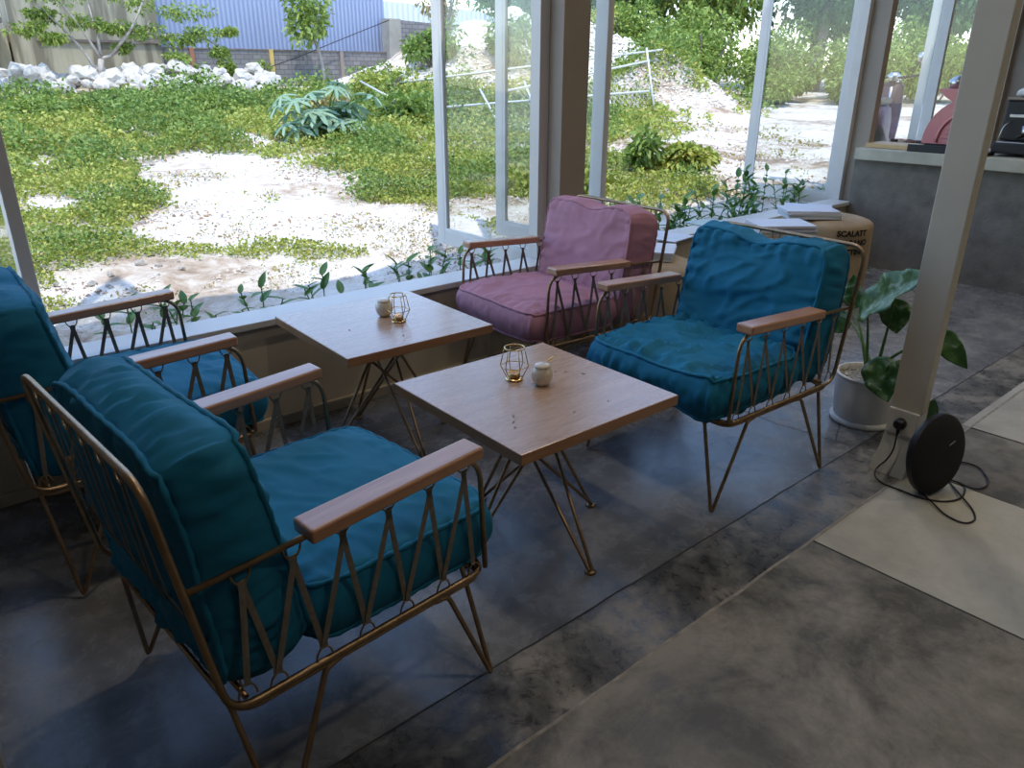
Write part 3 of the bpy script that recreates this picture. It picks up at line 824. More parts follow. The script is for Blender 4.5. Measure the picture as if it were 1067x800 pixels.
boxo('drip_grate', -.295, -.05, -.32, .24, .09, .097, M_steel, eb, .002)
boxo('front_strip', -.208, -.199, -.30, .22, .25, .27, M_steel, eb, .002)
boxo('cup_rail', -.21, .22, -.34, .26, .36, .375, M_beige, eb, .004)
for y in (-.18, .08):
    g_ = mesh_obj('group_head', lathe(bmesh.new(), [(0, .13), (.04, .13), (.04, .20), (0, .20)], 20, -.24, y), M_steel, eb, True)
    tubeo('portafilter_handle', [(-.27, y, .15), (-.36, y+.02, .13)], .014, M_blackplastic, g_, 10)
tubeo('steam_wand', fillet([(-.22, .20, .22), (-.27, .22, .20), (-.29, .24, .06)], .03), .006, M_steel, eb)
tw = bmesh.new(); bmesh.ops.create_icosphere(tw, subdivisions=3, radius=1, matrix=Matrix.Diagonal((.07, .10, .035, 1)))
for v in tw.verts: v.co *= 1+.25*nz(v.co.x*25, v.co.y*25, v.co.z*25)
o = mesh_obj('folded_towel', tw, M_towel, None, True); o.location = (6.22, 1.85, 1.292); tag(o, 'crumpled white cloth on top of the black espresso machine', 'cloth')

# ------------------------------------------------------------------ outdoors: ground
BARE = [((3.35, 8.8), (2.9, 6.4), .75), ((1.3, 4.5), (5.2, 3.7), .65), ((4.35, 10.2), (4.4, 10.9), .25), ((2.5, 6.2), (3.6, 5.4), .75),
        ((9.5, 5.4), (15, 9.2), 1.7), ((5.0, 3.6), (10, 5.0), .45), ((8.6, 7.6), (11.2, 7.4), .6), ((13, 8), (22, 9.5), 1.5)]
def bare(X, Y):
    d = np.zeros_like(X)
    for (ax, ay), (bx, by), r in BARE:
        vx, vy = bx-ax, by-ay
        t = np.clip(((X-ax)*vx+(Y-ay)*vy)/(vx*vx+vy*vy), 0, 1)
        q = np.hypot(X-ax-t*vx, Y-ay-t*vy)/r
        d = np.maximum(d, np.clip(1.5-q, 0, 1))
    return d
MOUNDS = [(14.6, 17.6, 3.3, 2.6, 1.75), (17.6, 15.8, 3.0, 2.4, 1.25), (15.0, 12.2, 2.2, 1.3, 1.25), (11.9, 19.0, 1.5, 1.5, .3), (9.4, 12.6, 1.2, .9, -.15)]
def tz(X, Y):
    z = terrain_base(X, Y)
    for mx, my, rx, ry, h in MOUNDS:
        q = ((X-mx)/rx)**2+((Y-my)/ry)**2
        if q < 4: z += h*math.exp(-q*1.4)*(1+.25*nz(X*1.3, Y*1.3, 3))
    r = math.hypot(X, Y)
    z += (.05*nz(X*.7, Y*.7)+.035*nz(X*2.6, Y*2.6, 5)+.018*nz(X*8, Y*8, 9))*min(1, max(0, (Y-3.1)/1.0) if X < 9.4 else 1)
    return z
def axis_pts(a, b, n, p): return [a+(b-a)*(i/n)**p for i in range(n+1)]
xs = [-8+.5*i for i in range(16)] + [0+.11*i for i in range(130)] + axis_pts(14.3, 70, 90, 1.6)
ys = axis_pts(3.04, 60, 230, 1.75)
V = []; 
for y in ys:
    for x in xs: V.append((x, y, tz(x, y)))
nx = len(xs); F = [(j*nx+i, j*nx+i+1, (j+1)*nx+i+1, (j+1)*nx+i) for j in range(len(ys)-1) for i in range(nx-1)]
g = np_obj('ground', V, F, M_ground, None, True); struct(g)
xs2 = axis_pts(9.45, 70, 60, 1.4); ys2 = [-25+i*.7 for i in range(40)]+[3.04]
V = [(x, y, tz(x, y)) for y in ys2 for x in xs2]; nx = len(xs2)
F = [(j*nx+i, j*nx+i+1, (j+1)*nx+i+1, (j+1)*nx+i) for j in range(len(ys2)-1) for i in range(nx-1)]
g = np_obj('ground', V, F, M_ground, None, True); struct(g)

rng = np.random.default_rng(7)
def tz_many(X, Y): return np.array([tz(float(x), float(y)) for x, y in zip(X, Y)])
def leaves(P, L, W, rng, upright=.5, tipdrop=0.2, D=None):
    """rhombic leaf blades: P (n,3) bases, L and W lengths and widths"""
    n = len(P)
    if D is None:
        az = rng.random(n)*2*PI; el = np.clip(rng.normal(upright, .45, n), -1.2, 1.5)
        D = np.stack([np.cos(az)*np.cos(el), np.sin(az)*np.cos(el), np.sin(el)], 1)
    R = rng.normal(size=(n, 3)); S = np.cross(D, R); S /= np.linalg.norm(S, axis=1)[:, None]+1e-9
    L = L[:, None]; W = W[:, None]
    a = P; b = P+D*L*.5+S*W*.5; c = P+D*L; c[:, 2] -= (tipdrop*L)[:, 0]; d = P+D*L*.5-S*W*.5
    V = np.stack([a, b, c, d], 1).reshape(-1, 3)
    F = np.arange(n*4).reshape(n, 4)
    return V, F
def noise2(X, Y, s, seed=0): return np.array([nz(float(x)*s, float(y)*s, seed) for x, y in zip(X, Y)])

def ground_cover(name, n, mat, rr, azr, seedn, thr, size, hgt, label, cat, avoid=True, clump=1.4, up=.6, grow=.09):
    kk = 3
    r = rr[0]*np.exp(rng.random(n*kk)**.85*math.log(rr[1]/rr[0]))
    az = np.radians(azr[0]+rng.random(n*kk)*(azr[1]-azr[0]))
    X, Y = r*np.cos(az), r*np.sin(az)
    ok = ((Y > 3.35) | (X > 9.8)) & ((Y < 16.2) | (X > 8.6))
    X, Y, r = X[ok], Y[ok], r[ok]
    nv = noise2(X, Y, clump, seedn)+.5*noise2(X, Y, clump*3.1, seedn+4)
    d = nv-thr
    if avoid: d = d-bare(X, Y)*1.15
    keep = d > rng.random(len(X))*.25-.02
    X, Y, r, d = X[keep][:n], Y[keep][:n], r[keep][:n], d[keep][:n]
    Z = tz_many(X, Y)
    hh = rng.random(len(X))*hgt*np.clip(.4+d*1.6, .3, 1.8)
    s = size*r*rng.uniform(.6, 1.5, len(X)); hh = hh*np.clip(r/9, .6, 1.9)
    V, F = leaves(np.stack([X, Y, Z+hh], 1), s, s*.5, rng, up)
    o = np_obj(name, V, F, mat); tag(o, label, cat, None, 'stuff'); return o
ground_cover('low_weeds', 150000, M_weed, (4.4, 20), (26, 93), 1, -.32, .0050, .10, 'yellow-green low weeds spread over the vacant lot', 'weeds')
ground_cover('dark_weeds', 70000, M_weedd, (5.5, 21), (28, 93), 21, .0, .0052, .27, 'taller dark green weeds in patches over the vacant lot', 'weeds', clump=.7)
ground_cover('dry_weeds', 16000, M_dryweed, (4.6, 16), (28, 93), 41, .16, .0042, .06, 'dry yellow and reddish weeds among the limestone', 'weeds', avoid=False)
ground_cover('sparse_weeds', 5000, M_weed, (4.3, 10), (28, 93), 61, .42, .0042, .05, 'sparse green sprigs on the bare limestone', 'weeds', avoid=False, clump=2.2)

def chips(name, n, mat, rr, azr, thr, size, label, only=None):
    r = rr[0]*np.exp(rng.random(n*3)*math.log(rr[1]/rr[0])); az = np.radians(azr[0]+rng.random(n*3)*(azr[1]-azr[0]))
    X, Y = r*np.cos(az), r*np.sin(az)
    ok = ((Y > 3.3) | (X > 9.8)) & (Y < 17)
    if only is not None:
        q = np.zeros_like(X)
        for mx, my, rx, ry in only: q = np.maximum(q, 1-(((X-mx)/rx)**2+((Y-my)/ry)**2))
        ok &= q > 0
    X, Y, r = X[ok], Y[ok], r[ok]
    k = noise2(X, Y, 1.1, 77)+.6*noise2(X, Y, 4, 31) > thr
    X, Y, r = X[k][:n], Y[k][:n], r[k][:n]; Z = tz_many(X, Y); m = len(X)
    s = size*r*rng.uniform(.3, 1, m)**2+.002
    T = np.array([(1, 0, 0), (-.5, .87, 0), (-.5, -.87, 0), (.1, 0, .8)])
    a = rng.random(m)*6.28; ca, sa = np.cos(a), np.sin(a)
    J = T[None]*s[:, None, None]*(1+rng.normal(size=(m, 4, 3))*.3)
    V = np.stack([J[..., 0]*ca[:, None]-J[..., 1]*sa[:, None]+X[:, None], J[..., 0]*sa[:, None]+J[..., 1]*ca[:, None]+Y[:, None], J[..., 2]+Z[:, None]], -1).reshape(-1, 3)
    F = (np.arange(m)[:, None, None]*4+np.array([(0, 1, 3), (1, 2, 3), (2, 0, 3)])[None]).reshape(-1, 3)
    o = np_obj(name, V, F, mat); tag(o, label, 'gravel', None, 'stuff'); return o
chips('limestone_gravel', 26000, M_rock, (4.2, 17), (24, 92), -.05, .0030, 'loose white limestone chips scattered over the bare ground')
chips('brown_clods', 7000, plain('brown_earth_clods', (.26, .17, .10), .95, 0, .4, 9), (4.4, 12), (26, 90), .28, .0028, 'small brown earth clods in patches on the bare ground')
chips('mound_rubble', 12000, M_rock, (14, 26), (34, 56), -2, .0032, 'white rubble covering the limestone mounds', only=[(14.6, 17.6, 3.4, 2.8), (17.6, 15.8, 3, 2.4), (15.0, 12.2, 2.3, 1.5)])

ORD = 'first second third fourth fifth sixth seventh eighth ninth tenth eleventh twelfth thirteenth fourteenth fifteenth sixteenth'.split()
def rank(lst, i):
    az = [math.atan2(q[1], q[0]) for q in lst]; return ORD[sum(1 for z in az if z > az[i]+1e-9)]
def blob_leaves(centre, radii, n, size, lumps=9, squash=1, seed=0):
    rg2 = np.random.default_rng(int(seed*100)+3)
    cs = rg2.normal(size=(lumps, 3)); cs /= np.linalg.norm(cs, axis=1)[:, None]; cs *= rg2.uniform(.25, .72, (lumps, 1))
    cs[:, 2] = cs[:, 2]*.8
    k = rg2.integers(0, lumps, n); dv = rg2.normal(size=(n, 3)); dv /= np.linalg.norm(dv, axis=1)[:, None]
    rad = rg2.uniform(.22, .45, (lumps, 1))[k]*rg2.uniform(.55, 1.05, (n, 1))
    P = (cs[k]+dv*rad)*np.array(radii)+np.array(centre)
    D = dv*.8+rg2.normal(size=(n, 3))*.6; D[:, 2] -= .1; D /= np.linalg.norm(D, axis=1)[:, None]
    s = size*rg2.uniform(.6, 1.4, n)
    return leaves(P, s, s*.45, rg2, D=D)
def bush(X, Y, rx, h, mat, label, name='bush', n=1500, size=.10, group=None, cat='bush', seed=None, lumps=9):
    z = tz(X, Y); sd = seed if seed is not None else X*3.3+Y
    V, F = blob_leaves((0, 0, h*.50), (rx, rx, h*.62), n, size, lumps, seed=abs(sd))
    V[:, 2] = np.maximum(V[:, 2], .0)
    t = empty(name, (X, Y, z-.02)); tag(t, label, cat, group)
    np_obj('foliage', V, F, mat, t)
    bm = bmesh.new(); rb = random.Random(int(abs(sd)*10))
    for k in range(4):
        a_ = rb.random()*6.28; tube(bm, [(0, 0, -.05), (math.cos(a_)*rx*.2, math.sin(a_)*rx*.2, h*.3), (math.cos(a_)*rx*.5, math.sin(a_)*rx*.5, h*.7)], .012+h*.008, 5)
    mesh_obj('stem', bm, M_barkd, t)
    return t
def tree(X, Y, h, crown, mat, label, trunk_r=.14, n=5000, size=.24, group=None, lean=0, bark=None, base_frac=.35, lumps=12, seed=None, name='tree'):
    z = tz(X, Y); sd = seed if seed is not None else X+Y*2.1
    t = empty(name, (X, Y, z-.1)); tag(t, label, 'tree', group)
    rb = random.Random(int(sd*7)); bm = bmesh.new()
    top = Vector((lean, rb.uniform(-.3, .3), h*.75))
    tube(bm, fillet([(0, 0, 0), (lean*.2+rb.uniform(-.15, .15), rb.uniform(-.15, .15), h*.3), top], .6, 5), trunk_r, 8, radii=[trunk_r*(1-.6*k/7) for k in range(8)])
    tr = mesh_obj('trunk', bm, bark or M_barkd, t, True)
    for k in range(6):
        a_ = k*1.05+rb.random(); z0 = h*rb.uniform(.25, .55)
        p0 = Vector((lean*z0/h, 0, z0)); p1 = p0+Vector((math.cos(a_)*crown*.35, math.sin(a_)*crown*.35, h*.12)); p2 = p1+Vector((math.cos(a_)*crown*.4, math.sin(a_)*crown*.4, h*.13))
        mesh_obj('branch', tube(bmesh.new(), fillet([p0, p1, p2], .3, 3), trunk_r*.4, 6, radii=[trunk_r*.45*(1-.7*i/5) for i in range(6)]), bark or M_barkd, t, True)
    V, F = blob_leaves((lean*.7, 0, h*(base_frac+1)/2), (crown, crown, h*(1-base_frac)/2*1.25), n, size, lumps, seed=sd)
    np_obj('foliage', V, F, mat, t)
    return t

# limestone blocks along the back of the weeds
def rock_mesh(seed, r=1):
    bm = bmesh.new(); bmesh.ops.create_icosphere(bm, subdivisions=2, radius=1)
    for v in bm.verts:
        c = v.co.normalized(); q = 1+.45*nz(c.x*1.3+seed, c.y*1.3, c.z*1.3)+.16*nz(c.x*4+seed, c.y*4, c.z*4)
        v.co = Vector((c.x*q*1.15, c.y*q*.95, c.z*q*.75))
    me = bpy.data.meshes.new('limestone_rock'); bm.to_mesh(me); bm.free(); me.materials.append(M_rock); return me
rocks = [rock_mesh(s) for s in (1, 5, 9, 13)]
rr = random.Random(11)
def place_rock(X, Y, s, label, group, dz=0):
    o = bpy.data.objects.new('limestone_rock', rr.choice(rocks)); C.objects.link(o)
    o.location = (X, Y, tz(X, Y)+s*.3+dz); o.scale = (s, s*rr.uniform(.8, 1.1), s*rr.uniform(.8, 1.2)); o.rotation_euler = (rr.uniform(-.4, .4), rr.uniform(-.4, .4), rr.random()*6.28)
    tag(o, label, 'rock', group)
for k in range(182):
    u = rr.random(); X = 1.9+u*6.3; Y = 18.2-.05*(X-2)+rr.gauss(0, .45)
    hgt = (.34 if X < 5.6 else .42)*math.exp(-((Y-18.1)/.7)**2)
    place_rock(X, Y, rr.uniform(.10, .20), 'white limestone rock in the rubble row in front of the tan building', 'limestone rocks in the rubble row', rr.random()*hgt+.10)
place_rock(3.45, 18.3, .27, 'largest white limestone boulder, on top of the rubble row', 'boulders', .30)
for k in range(90):
    X, Y = rr.uniform(.5, 2.0), 0; r = rr.uniform(5.0, 11)
    az = math.radians(rr.uniform(70, 86)); X, Y = r*math.cos(az), r*math.sin(az)
    place_rock(X, Y, rr.uniform(.010, .030), 'small white limestone chunk among the weeds outside the left chairs', 'small limestone chunks among the weeds')
for k in range(26):
    r = rr.uniform(6.5, 11); az = math.radians(rr.uniform(38, 50)); X, Y = r*math.cos(az), r*math.sin(az)
    place_rock(X, Y, rr.uniform(.03, .09), 'white limestone chunk on the rubble seen through the open casements', 'limestone chunks beyond the casements')

# walls and buildings across the lot
bw = empty('block_wall', (0, 20.0, 0)); tag(bw, 'low grey concrete block wall in front of the blue warehouse', 'wall')
boxo('wall_panel', 5.9, 12.45, 0, .15, 1.0, 1.92, M_block, bw)
for i, (x, c) in enumerate(((7.0, (.30, .13, .08)), (9.0, (.5, .36, .12)), (11.0, (.24, .2, .17)))):
    boxo('wall_pier', x-.05, x+.05, -.06, 0, 1.0, 1.95, plain('pier%d' % i, c, .8), bw)
boxo('wall_coping', 5.9, 12.45, -.02, .17, 1.92, 1.95, M_barkd, bw)
gp = boxo('gate_pillar', 12.45, 12.85, 19.8, 20.2, .9, 2.80, plain('pillar_cement', (.30, .28, .24), .9, 0, .15, 3), None, .01); tag(gp, 'tall cement pillar at the right end of the low block wall', 'pillar')
wh = empty('warehouse', (0, 20.9, 0)); tag(wh, 'blue-grey corrugated steel warehouse behind the low block wall', 'building')
boxo('corrugated_wall', 5.5, 13.0, 0, 6, 1.0, 3.30, M_blue, wh)
boxo('roof', 5.5, 13.0, 0, 6, 3.30, 3.36, M_blue, wh)
tb = empty('tan_building', (0, 19.6, 0)); tag(tb, 'tan rendered building with dark water streaks behind the rubble row', 'building')
boxo('wall_panel', 3.3, 6.2, 0, 3, .8, 5.0, M_tan, tb)
boxo('wall_ledge', 3.7, 6.22, -.05, 0, 2.00, 2.05, M_barkd, tb)
boxo('wall_panel', 1.9, 3.25, .4, 3, .8, 2.2, M_tan, tb)
sh = empty('dark_shed', (0, 19.4, 0)); tag(sh, 'dark open shed with a blue panel at the far left of the lot', 'shed')
boxo('back_wall', .2, 3.0, .8, .9, .8, 2.6, M_barkd, sh); boxo('blue_panel', 1.6, 2.75, .4, .45, 1.55, 2.1, plain('blue_tarp', (.02, .045, .16), .6), sh)
boxo('shed_roof', .2, 3.1, -.2, 1, 2.3, 2.4, M_barkd, sh)
hw = empty('block_wall', (0, 20.6, 0)); tag(hw, 'high grey block wall to the right of the cement pillar', 'wall')
bm = prism(bmesh.new(), [(12.85, .9), (22, .9), (22, 2.75), (15.2, 2.75), (12.85, 2.85)], 0, .2, 'xz')
mesh_obj('wall_panel', bm, M_block, hw)
boxo('wall_footing', 12.85, 15.4, -.3, 0, .9, 1.75, plain('footing', (.36, .35, .36), .9, 0, .2, 4), hw)
ws = empty('white_roofed_shed', (0, 24, 0)); tag(ws, 'long white roofed shed rising above the high block wall', 'building')
bm = prism(bmesh.new(), [(15.0, 3.0), (19.95, 3.0), (19.9, 3.22), (19.0, 3.48), (15.0, 3.62)], 0, 4, 'xz'); mesh_obj('roof', bm, M_roofw, ws)
boxo('wall_panel', 15.0, 19.9, .1, 4, .9, 3.0, M_block, ws)
ca = tubeo('overhead_cable', [(12.44, 19.75, 2.75), (11.6, 19.85, 2.45), (10.6, 19.85, 2.1), (9.6, 19.85, 1.75), (8.6, 19.85, 1.45)], .012, M_rubber, None, 5); tag(ca, 'dark cable sloping down across the blue warehouse', 'cable')

# trees and bushes
def feathery_tree():
    t = empty('sparse_tree', (4.50, 18.2, tz(4.5, 18.2)-.05)); tag(t, 'sparse feathery tree with pale branches in front of the tan building', 'tree')
    S = [((0, 0, 0), (-.02, 0, .55), (.06, 0, 1.0), .07)]
    mesh_obj('trunk', tube(bmesh.new(), fillet([(0, 0, 0), (-.05, 0, .35), (.03, 0, .75)], .2, 4), .06, 8), M_bark, t, True)
    B = [((.03, 0, .75), (.25, .05, .82), (.75, .1, 1.05), (1.15, .1, 1.5)), ((.03, 0, .75), (.08, .1, 1.2), (0, .2, 2.0)), ((-.04, 0, .38), (-.25, 0, .9), (-.65, 0, 1.4), (-1.1, 0, 1.9)),
         ((.03, 0, .75), (-.15, -.1, 1.1), (-.5, -.2, 1.7)), ((.75, .1, 1.05), (1.4, .2, 1.25), (2.2, .2, 1.25), (2.6, .3, 1.05)), ((.25, .05, .82), (.7, -.2, 1.35), (1.0, -.2, 1.9))]
    for b_ in B:
        f = fillet(b_, .3, 4); mesh_obj('branch', tube(bmesh.new(), f, .03, 6, radii=[.035*(1-.7*i/len(f)) for i in range(len(f))]), M_bark, t, True)
    cl = [(-1.2, 0, 1.25, .35), (-.75, 0, 1.1, .28), (-.3, 0, 1.45, .35), (.35, 0, 1.35, .3), (1.0, 0, 1.3, .35), (1.6, .1, 1.15, .35), (2.2, .2, 1.3, .4), (2.55, .2, .95, .3), (1.9, 0, 1.7, .5), (.8, 0, 1.9, .6), (-.6, 0, 1.9, .6), (1.55, -.1, .82, .28), (.5, .1, .98, .2), (-.9, .1, 1.55, .3), (2.75, .1, 1.35, .25)]
    Vs, Fs, k = [], [], 0
    for i, (x, y, z, r_) in enumerate(cl):
        V, F = blob_leaves((x, y, z), (r_*1.5, r_, r_*.55), 420, .085, 7, seed=i+2); Vs.append(V); Fs.append(F+k); k += len(V)
    np_obj('foliage', np.concatenate(Vs), np.concatenate(Fs), M_bush, t)
feathery_tree()
tree(1.75, 16.8, 3.6, 1.2, M_bush, 'green overhanging tree at the far upper left of the lot', .1, 4200, .11, base_frac=.42, seed=31)
t2 = tree(10.0, 19.1, 2.6, .78, M_bush, 'young leaning tree with a light green crown before the blue warehouse', .05, 1500, .13, lean=-.45, bark=M_bark, base_frac=.38, lumps=10, seed=5)
bush(7.55, 19.4, .25, .85, M_bush, 'narrow upright shrub against the low block wall, left one', n=420, size=.12, seed=3)
bush(8.45, 19.4, .27, .80, M_bush, 'narrow upright shrub against the low block wall, right one', n=420, size=.12, seed=4)
bush(6.55, 18.9, .28, .55, M_weedd, 'small leafy shrub at the right end of the rubble row', n=400, size=.12, seed=6)
# papaya-like plant: large lobed blue-green leaves
pp = empty('large_leaved_plant', (5.3, 10.15, tz(5.3, 10.15)-.03)); tag(pp, 'big spreading plant with lobed blue-green leaves in the middle of the lot', 'plant')
rq = random.Random(8)
for k in range(38):
    a_ = rq.random()*6.28; R_ = rq.uniform(.15, .85); zt = rq.uniform(.25, .85)*(1.1-R_*.5)
    c0 = Vector((math.cos(a_)*R_, math.sin(a_)*R_*.8, zt))
    st = tubeo('stem', fillet([(0, 0, 0), (c0.x*.4, c0.y*.4, zt*.8), tuple(c0)], .15, 3), .010, M_stem, pp, 5)
    bm = bmesh.new(); rad = rq.uniform(.20, .33); tl = Vector((math.cos(a_)*.5, math.sin(a_)*.5, 1)).normalized()
    qd = tl.to_track_quat('Z', 'Y'); ctr = bm.verts.new(c0); rim = []
    for j in range(36):
        b_ = 2*PI*j/36; lobes = .22+.78*abs(math.cos(b_*3.5))**2.2
        p = qd @ Vector((math.cos(b_)*rad*lobes, math.sin(b_)*rad*lobes, -.20*rad*lobes*lobes*2))
        rim.append(bm.verts.new(c0+p))
    for j in range(36): bm.faces.new([ctr, rim[j], rim[(j+1) % 36]])
    mesh_obj('leaf', bm, M_papaya, pp)
bush(7.4, 11.4, .45, .65, M_weedd, 'dark leafy bush between the plant and the left open casement', n=900, size=.13, seed=12)
bush(6.6, 12.6, .55, .55, M_dryweed, 'yellowing bush on the dug bank left of the open casement', n=900, size=.09, seed=14)
bush(8.9, 14.6, .9, .9, M_weed, 'bright green bush left of the open casement, before the pillar', n=1500, size=.11, seed=15)
bush(12.0, 17.2, 1.0, 1.15, M_weedd, 'bush at the left foot of the white rubble mound', n=1800, size=.14, seed=16)
bush(13.0, 17.9, .7, 1.9, M_dryweed, 'tall yellow-brown shrub on the left flank of the rubble mound', n=1600, size=.11, seed=17)
bush(13.4, 15.8, .8, 1.25, M_weedd, 'green shrub low on the front of the white rubble mound', n=1500, size=.14, seed=18)
bush(17.9, 16.9, .8, 1.1, M_weed, 'yellow-green shrub on the right shoulder of the rubble mound', n=1400, size=.13, seed=19)
bush(7.9, 5.95, .55, .32, M_weed, 'low bright green tuft beside the white track', n=2600, size=.10, seed=20)
bush(7.3, 6.1, .28, .55, M_weedd, 'upright leafy plant rising from the tuft beside the white track', n=500, size=.11, seed=22)
bush(5.6, 6.0, .8, .30, M_weed, 'bright grass clump seen through the middle casement', n=3200, size=.09, seed=23)
for i, (x, y, r_, h_, nm) in enumerate(((2.5, 13.6, .7, .40, 'leftmost of the row'), (3.6, 14.1, .9, .50, 'second of the row from the left'), (4.7, 13.6, .85, .48, 'third of the row from the left'), (5.7, 14.6, .8, .42, 'fourth of the row from the left'), (6.9, 14.6, .9, .40, 'right end of the row'))):
    bush(x, y, r_, h_, (M_bush, M_weedd)[i % 2], 'dark green shrub before the rubble row, '+nm, n=2600, size=.075, group='shrubs before the rubble row', seed=80+i, lumps=16)
rt = random.Random(5)
hedge = [(19.5, 14.3, 1.5, 1.9), (21.0, 16.0, 1.6, 2.4), (22.0, 13.0, 1.5, 1.9), (23.5, 14.6, 1.6, 2.3), (23.0, 11.2, 1.4, 1.7), (24.8, 12.6, 1.6, 2.2), (24.2, 9.6, 1.5, 1.8), (25.6, 8.0, 1.6, 2.0), (21.6, 17.6, 1.5, 2.6), (19.2, 17.2, 1.4, 2.2),
         (25.8, 10.8, 1.5, 2.4), (26.5, 5.5, 1.8, 2.2), (27.0, 3.0, 1.8, 2.2), (20.2, 12.2, 1.0, 1.0), (21.6, 10.9, 1.0, 1.0)]
for i, (x, y, r_, h_) in enumerate(hedge):
    bush(x, y, r_, h_, (M_bush, M_bush, M_treey)[i % 3], 'leafy roadside bush in the hedge beyond the white track, %s from the left' % rank(hedge, i), n=5000, size=.13, group='hedge bushes beyond the track', seed=40+i, lumps=14)
forest = [(23.5, 21, 8, 2.8), (26, 18.5, 8.5, 3.0), (25.5, 23.5, 8, 2.8), (28, 15.5, 9, 3.0), (28.5, 20.5, 9, 3.2), (29, 12.5, 7.5, 2.6), (30.5, 17, 9.5, 3.2), (31, 9.5, 8, 3.0), (30, 6, 8.5, 3.0), (33, 13.2, 6.5, 2.8), (31, 2.5, 9, 3.2), (22.0, 24.5, 7, 2.6), (29.5, 24, 9, 3.2), (34, 18, 9, 3.2), (27.5, 27.5, 8.5, 3)]
for i, (x, y, h_, c_) in enumerate(forest):
    tree(x, y, h_, c_, (M_treel, M_treey, M_treel)[i % 3], 'leafy tree in the wood beyond the white track, %s from the left' % rank(forest, i),   .2, 9000, .24, group='trees of the wood beyond the track', lean=rt.uniform(-.5, .5), bark=(M_bark if i % 3 == 1 else M_barkd), base_frac=.18, lumps=20, seed=60+i)

# fallen fence panel with poles and mesh, in front of the rubble mound
fp = empty('fallen_fence', (0, 0, 0)); tag(fp, 'sagging wire fence with white poles in front of the rubble mound', 'fence')
M_pole = plain('pale_fence_pole', (.55, .55, .52), .5, 0, .1, 8)
def gz(x, y, d): return (x, y, tz(x, y)+d)
poles = [(gz(8.2, 14.2, .55), gz(7.6, 11.3, .25)), (gz(9.0, 14.6, .45), gz(14.4, 11.7, .35)), (gz(8.6, 12.2, .30), gz(12.6, 10.5, .55)), (gz(9.1, 11.0, .05), gz(9.4, 11.9, .6)),
         (gz(11.9, 10.7, .0), gz(12.2, 11.5, .75)), (gz(10.2, 11.1, .02), gz(10.5, 11.9, .7)), (gz(13.3, 10.9, 0), gz(13.5, 11.4, 1.0)), (gz(7.9, 12.3, .15), gz(8.6, 10.6, .05)), (gz(9.4, 11.4, .55), gz(13.5, 11.3, .8))]
for p0, p1 in poles: tubeo('pole', [p0, p1], .022, M_pole, fp, 6)
bm = bmesh.new(); nA = 26
for k in range(nA):
    s = k/(nA-1); x0, y0 = 10.3+s*3.3, 11.0+s*.1
    for q in (1, -1):
        tube(bm, [gz(x0, y0, .02), (x0+q*.55, y0+.35, tz(x0, y0)+.68)], .004, 3)
wm = mesh_obj('wire_mesh', bm, M_pole, fp)

# purple scooter parked outside, seen past the coffee bar windows
sc = empty('scooter', (9.75, 4.5, tz(9.75, 4.5)+.02), .25); tag(sc, 'dark purple motor scooter parked outside the coffee bar windows', 'scooter')
for x in (-.58, .60):
    bm = bmesh.new(); pts = [(x+math.cos(a)*.21, 0, .26+math.sin(a)*.21) for a in [2*PI*k/24 for k in range(24)]]
    wl = mesh_obj('wheel', tube(bm, pts, .05, 8, True), M_rubber, sc, True)
    bm = bmesh.new(); 
    for k in range(5): tube(bm, [(x, 0, .26), (x+math.cos(k*1.257)*.19, 0, .26+math.sin(k*1.257)*.19)], .012, 5)
    mesh_obj('spokes', bm, M_steel, wl)
prism_pts = [(-.78, .62), (-.70, .78), (-.1, .76), (.05, .62), (.10, .38), (.42, .34), (.50, .60), (.44, .98), (.52, 1.02), (.64, .70), (.60, .44), (.52, .28), (.05, .26), (-.35, .32), (-.62, .50)]
bm = prism(bmesh.new(), prism_pts, -.14, .14, 'xz'); bmesh.ops.bevel(bm, geom=bm.edges[:], offset=.03, segments=2, affect='EDGES')
mesh_obj('body', bm, M_purple, sc, True)
boxo('seat', -.72, -.06, -.13, .13, .76, .84, M_rubber, sc, .03)
tubeo('handlebar', fillet([(.36, -.34, 1.10), (.46, -.15, 1.06), (.46, .15, 1.06), (.36, .34, 1.10)], .05), .014, M_rubber, sc)
for s in (-1, 1):
    mr = tubeo('mirror_stalk', [(.44, s*.2, 1.08), (.46, s*.28, 1.26)], .007, M_rubber, sc, 5)
    mesh_obj('mirror', lathe(bmesh.new(), [(0, 1.23), (.05, 1.25), (.06, 1.30), (.04, 1.34), (0, 1.35)], 12, .46, s*.29), M_steel, mr, True)
tubeo('fork', [(.46, 0, .95), (.60, 0, .26)], .025, M_steel, sc)
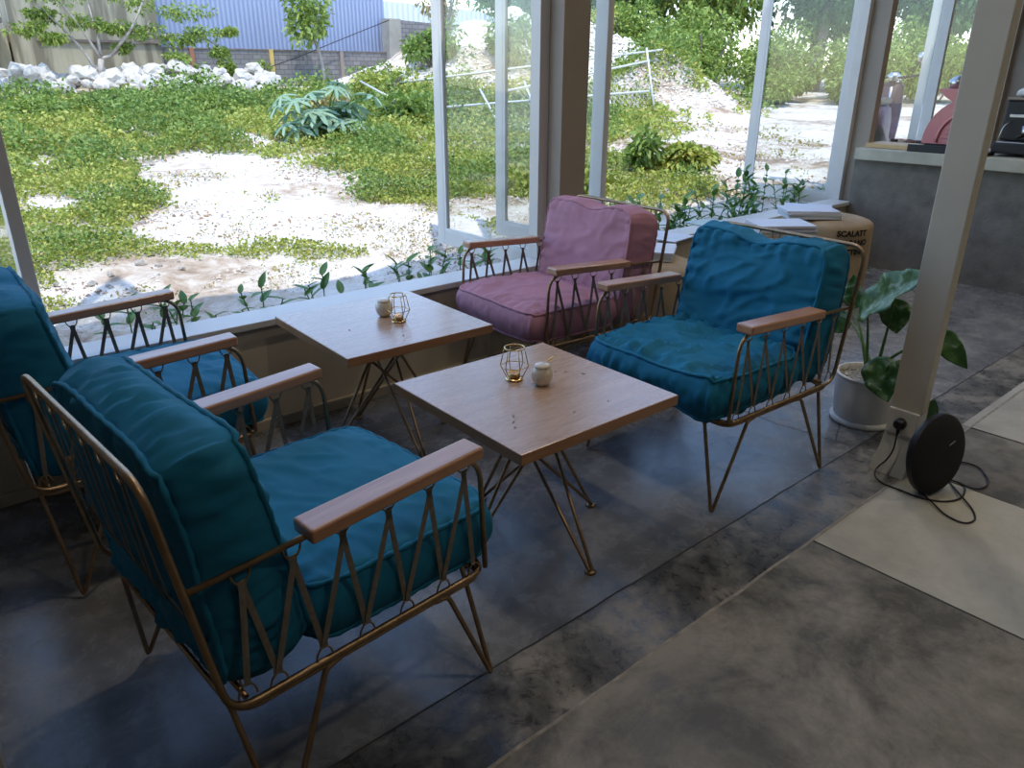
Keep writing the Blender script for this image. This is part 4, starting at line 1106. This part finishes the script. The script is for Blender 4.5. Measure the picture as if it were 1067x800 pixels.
mesh_obj('headlight', lathe(bmesh.new(), [(0, 1.0), (.07, 1.02), (.08, 1.08), (.04, 1.12), (0, 1.12)], 14, .50, 0), M_steel, sc, True)

# young plants along the outside of the sill
def sill_plant(X, Y, top, n, size, label, spread=.10):
    z0 = tz(X, Y); t = empty('young_plant', (X, Y, z0)); tag(t, label, 'plant', 'young plants outside the window sill')
    H = top-z0; rp = random.Random(int(X*977))
    bm = bmesh.new()
    ns = 1 if n < 7 else 4
    stems = []
    for s in range(ns):
        a_ = rp.random()*6.28; e_ = Vector((math.cos(a_)*spread*(s > 0), math.sin(a_)*spread*.5*(s > 0), H*(1-.25*rp.random()*(s > 0))))
        tube(bm, [(0, 0, -.02), e_*.5+Vector((0, 0, .02)), e_], .003, 5); stems.append(e_)
    mesh_obj('stem', bm, M_stem, t)
    for k in range(n):
        e_ = stems[k % ns]; f = 1-(k//ns)*.13/(1 if ns == 1 else 1.5); f = max(f, .35)
        b0 = e_*f; a_ = k*2.4+rp.random()*.8; el = rp.uniform(.15, .9)
        L = size*rp.uniform(.75, 1.25)
        tip = b0+Vector((math.cos(a_)*math.cos(el), math.sin(a_)*math.cos(el), math.sin(el)))*L
        leaf_plate('leaf', b0, tip, L*.44, M_sillplant, t, .15, .3, .03, k, thick=.0006)
row = [(.73, .53), (.87, .52), (1.0, .49), (1.30, .51), (1.62, .51), (1.82, .50), (2.10, .50), (2.26, .53), (2.42, .50), (2.62, .51), (3.05, .50)]
for i, (x, tp) in enumerate(row):
    sill_plant(x, 3.24+.08*((i*37) % 5)/5, tp, 11+(i % 4), .075, '%s small glossy young plant from the left, just outside the sill' % ORD[i])
row2 = [(3.75, .58), (4.05, .62), (4.25, .60), (4.5, .58), (4.8, .62), (5.05, .70), (5.3, .72), (5.55, .70), (5.8, .66), (6.05, .55)]
for i, (x, tp) in enumerate(row2):
    sill_plant(x, 3.30+.12*((i*29) % 5)/5, tp, 44, .085, '%s leafy young plant right of the taupe post, outside the sill' % ORD[i], .22)
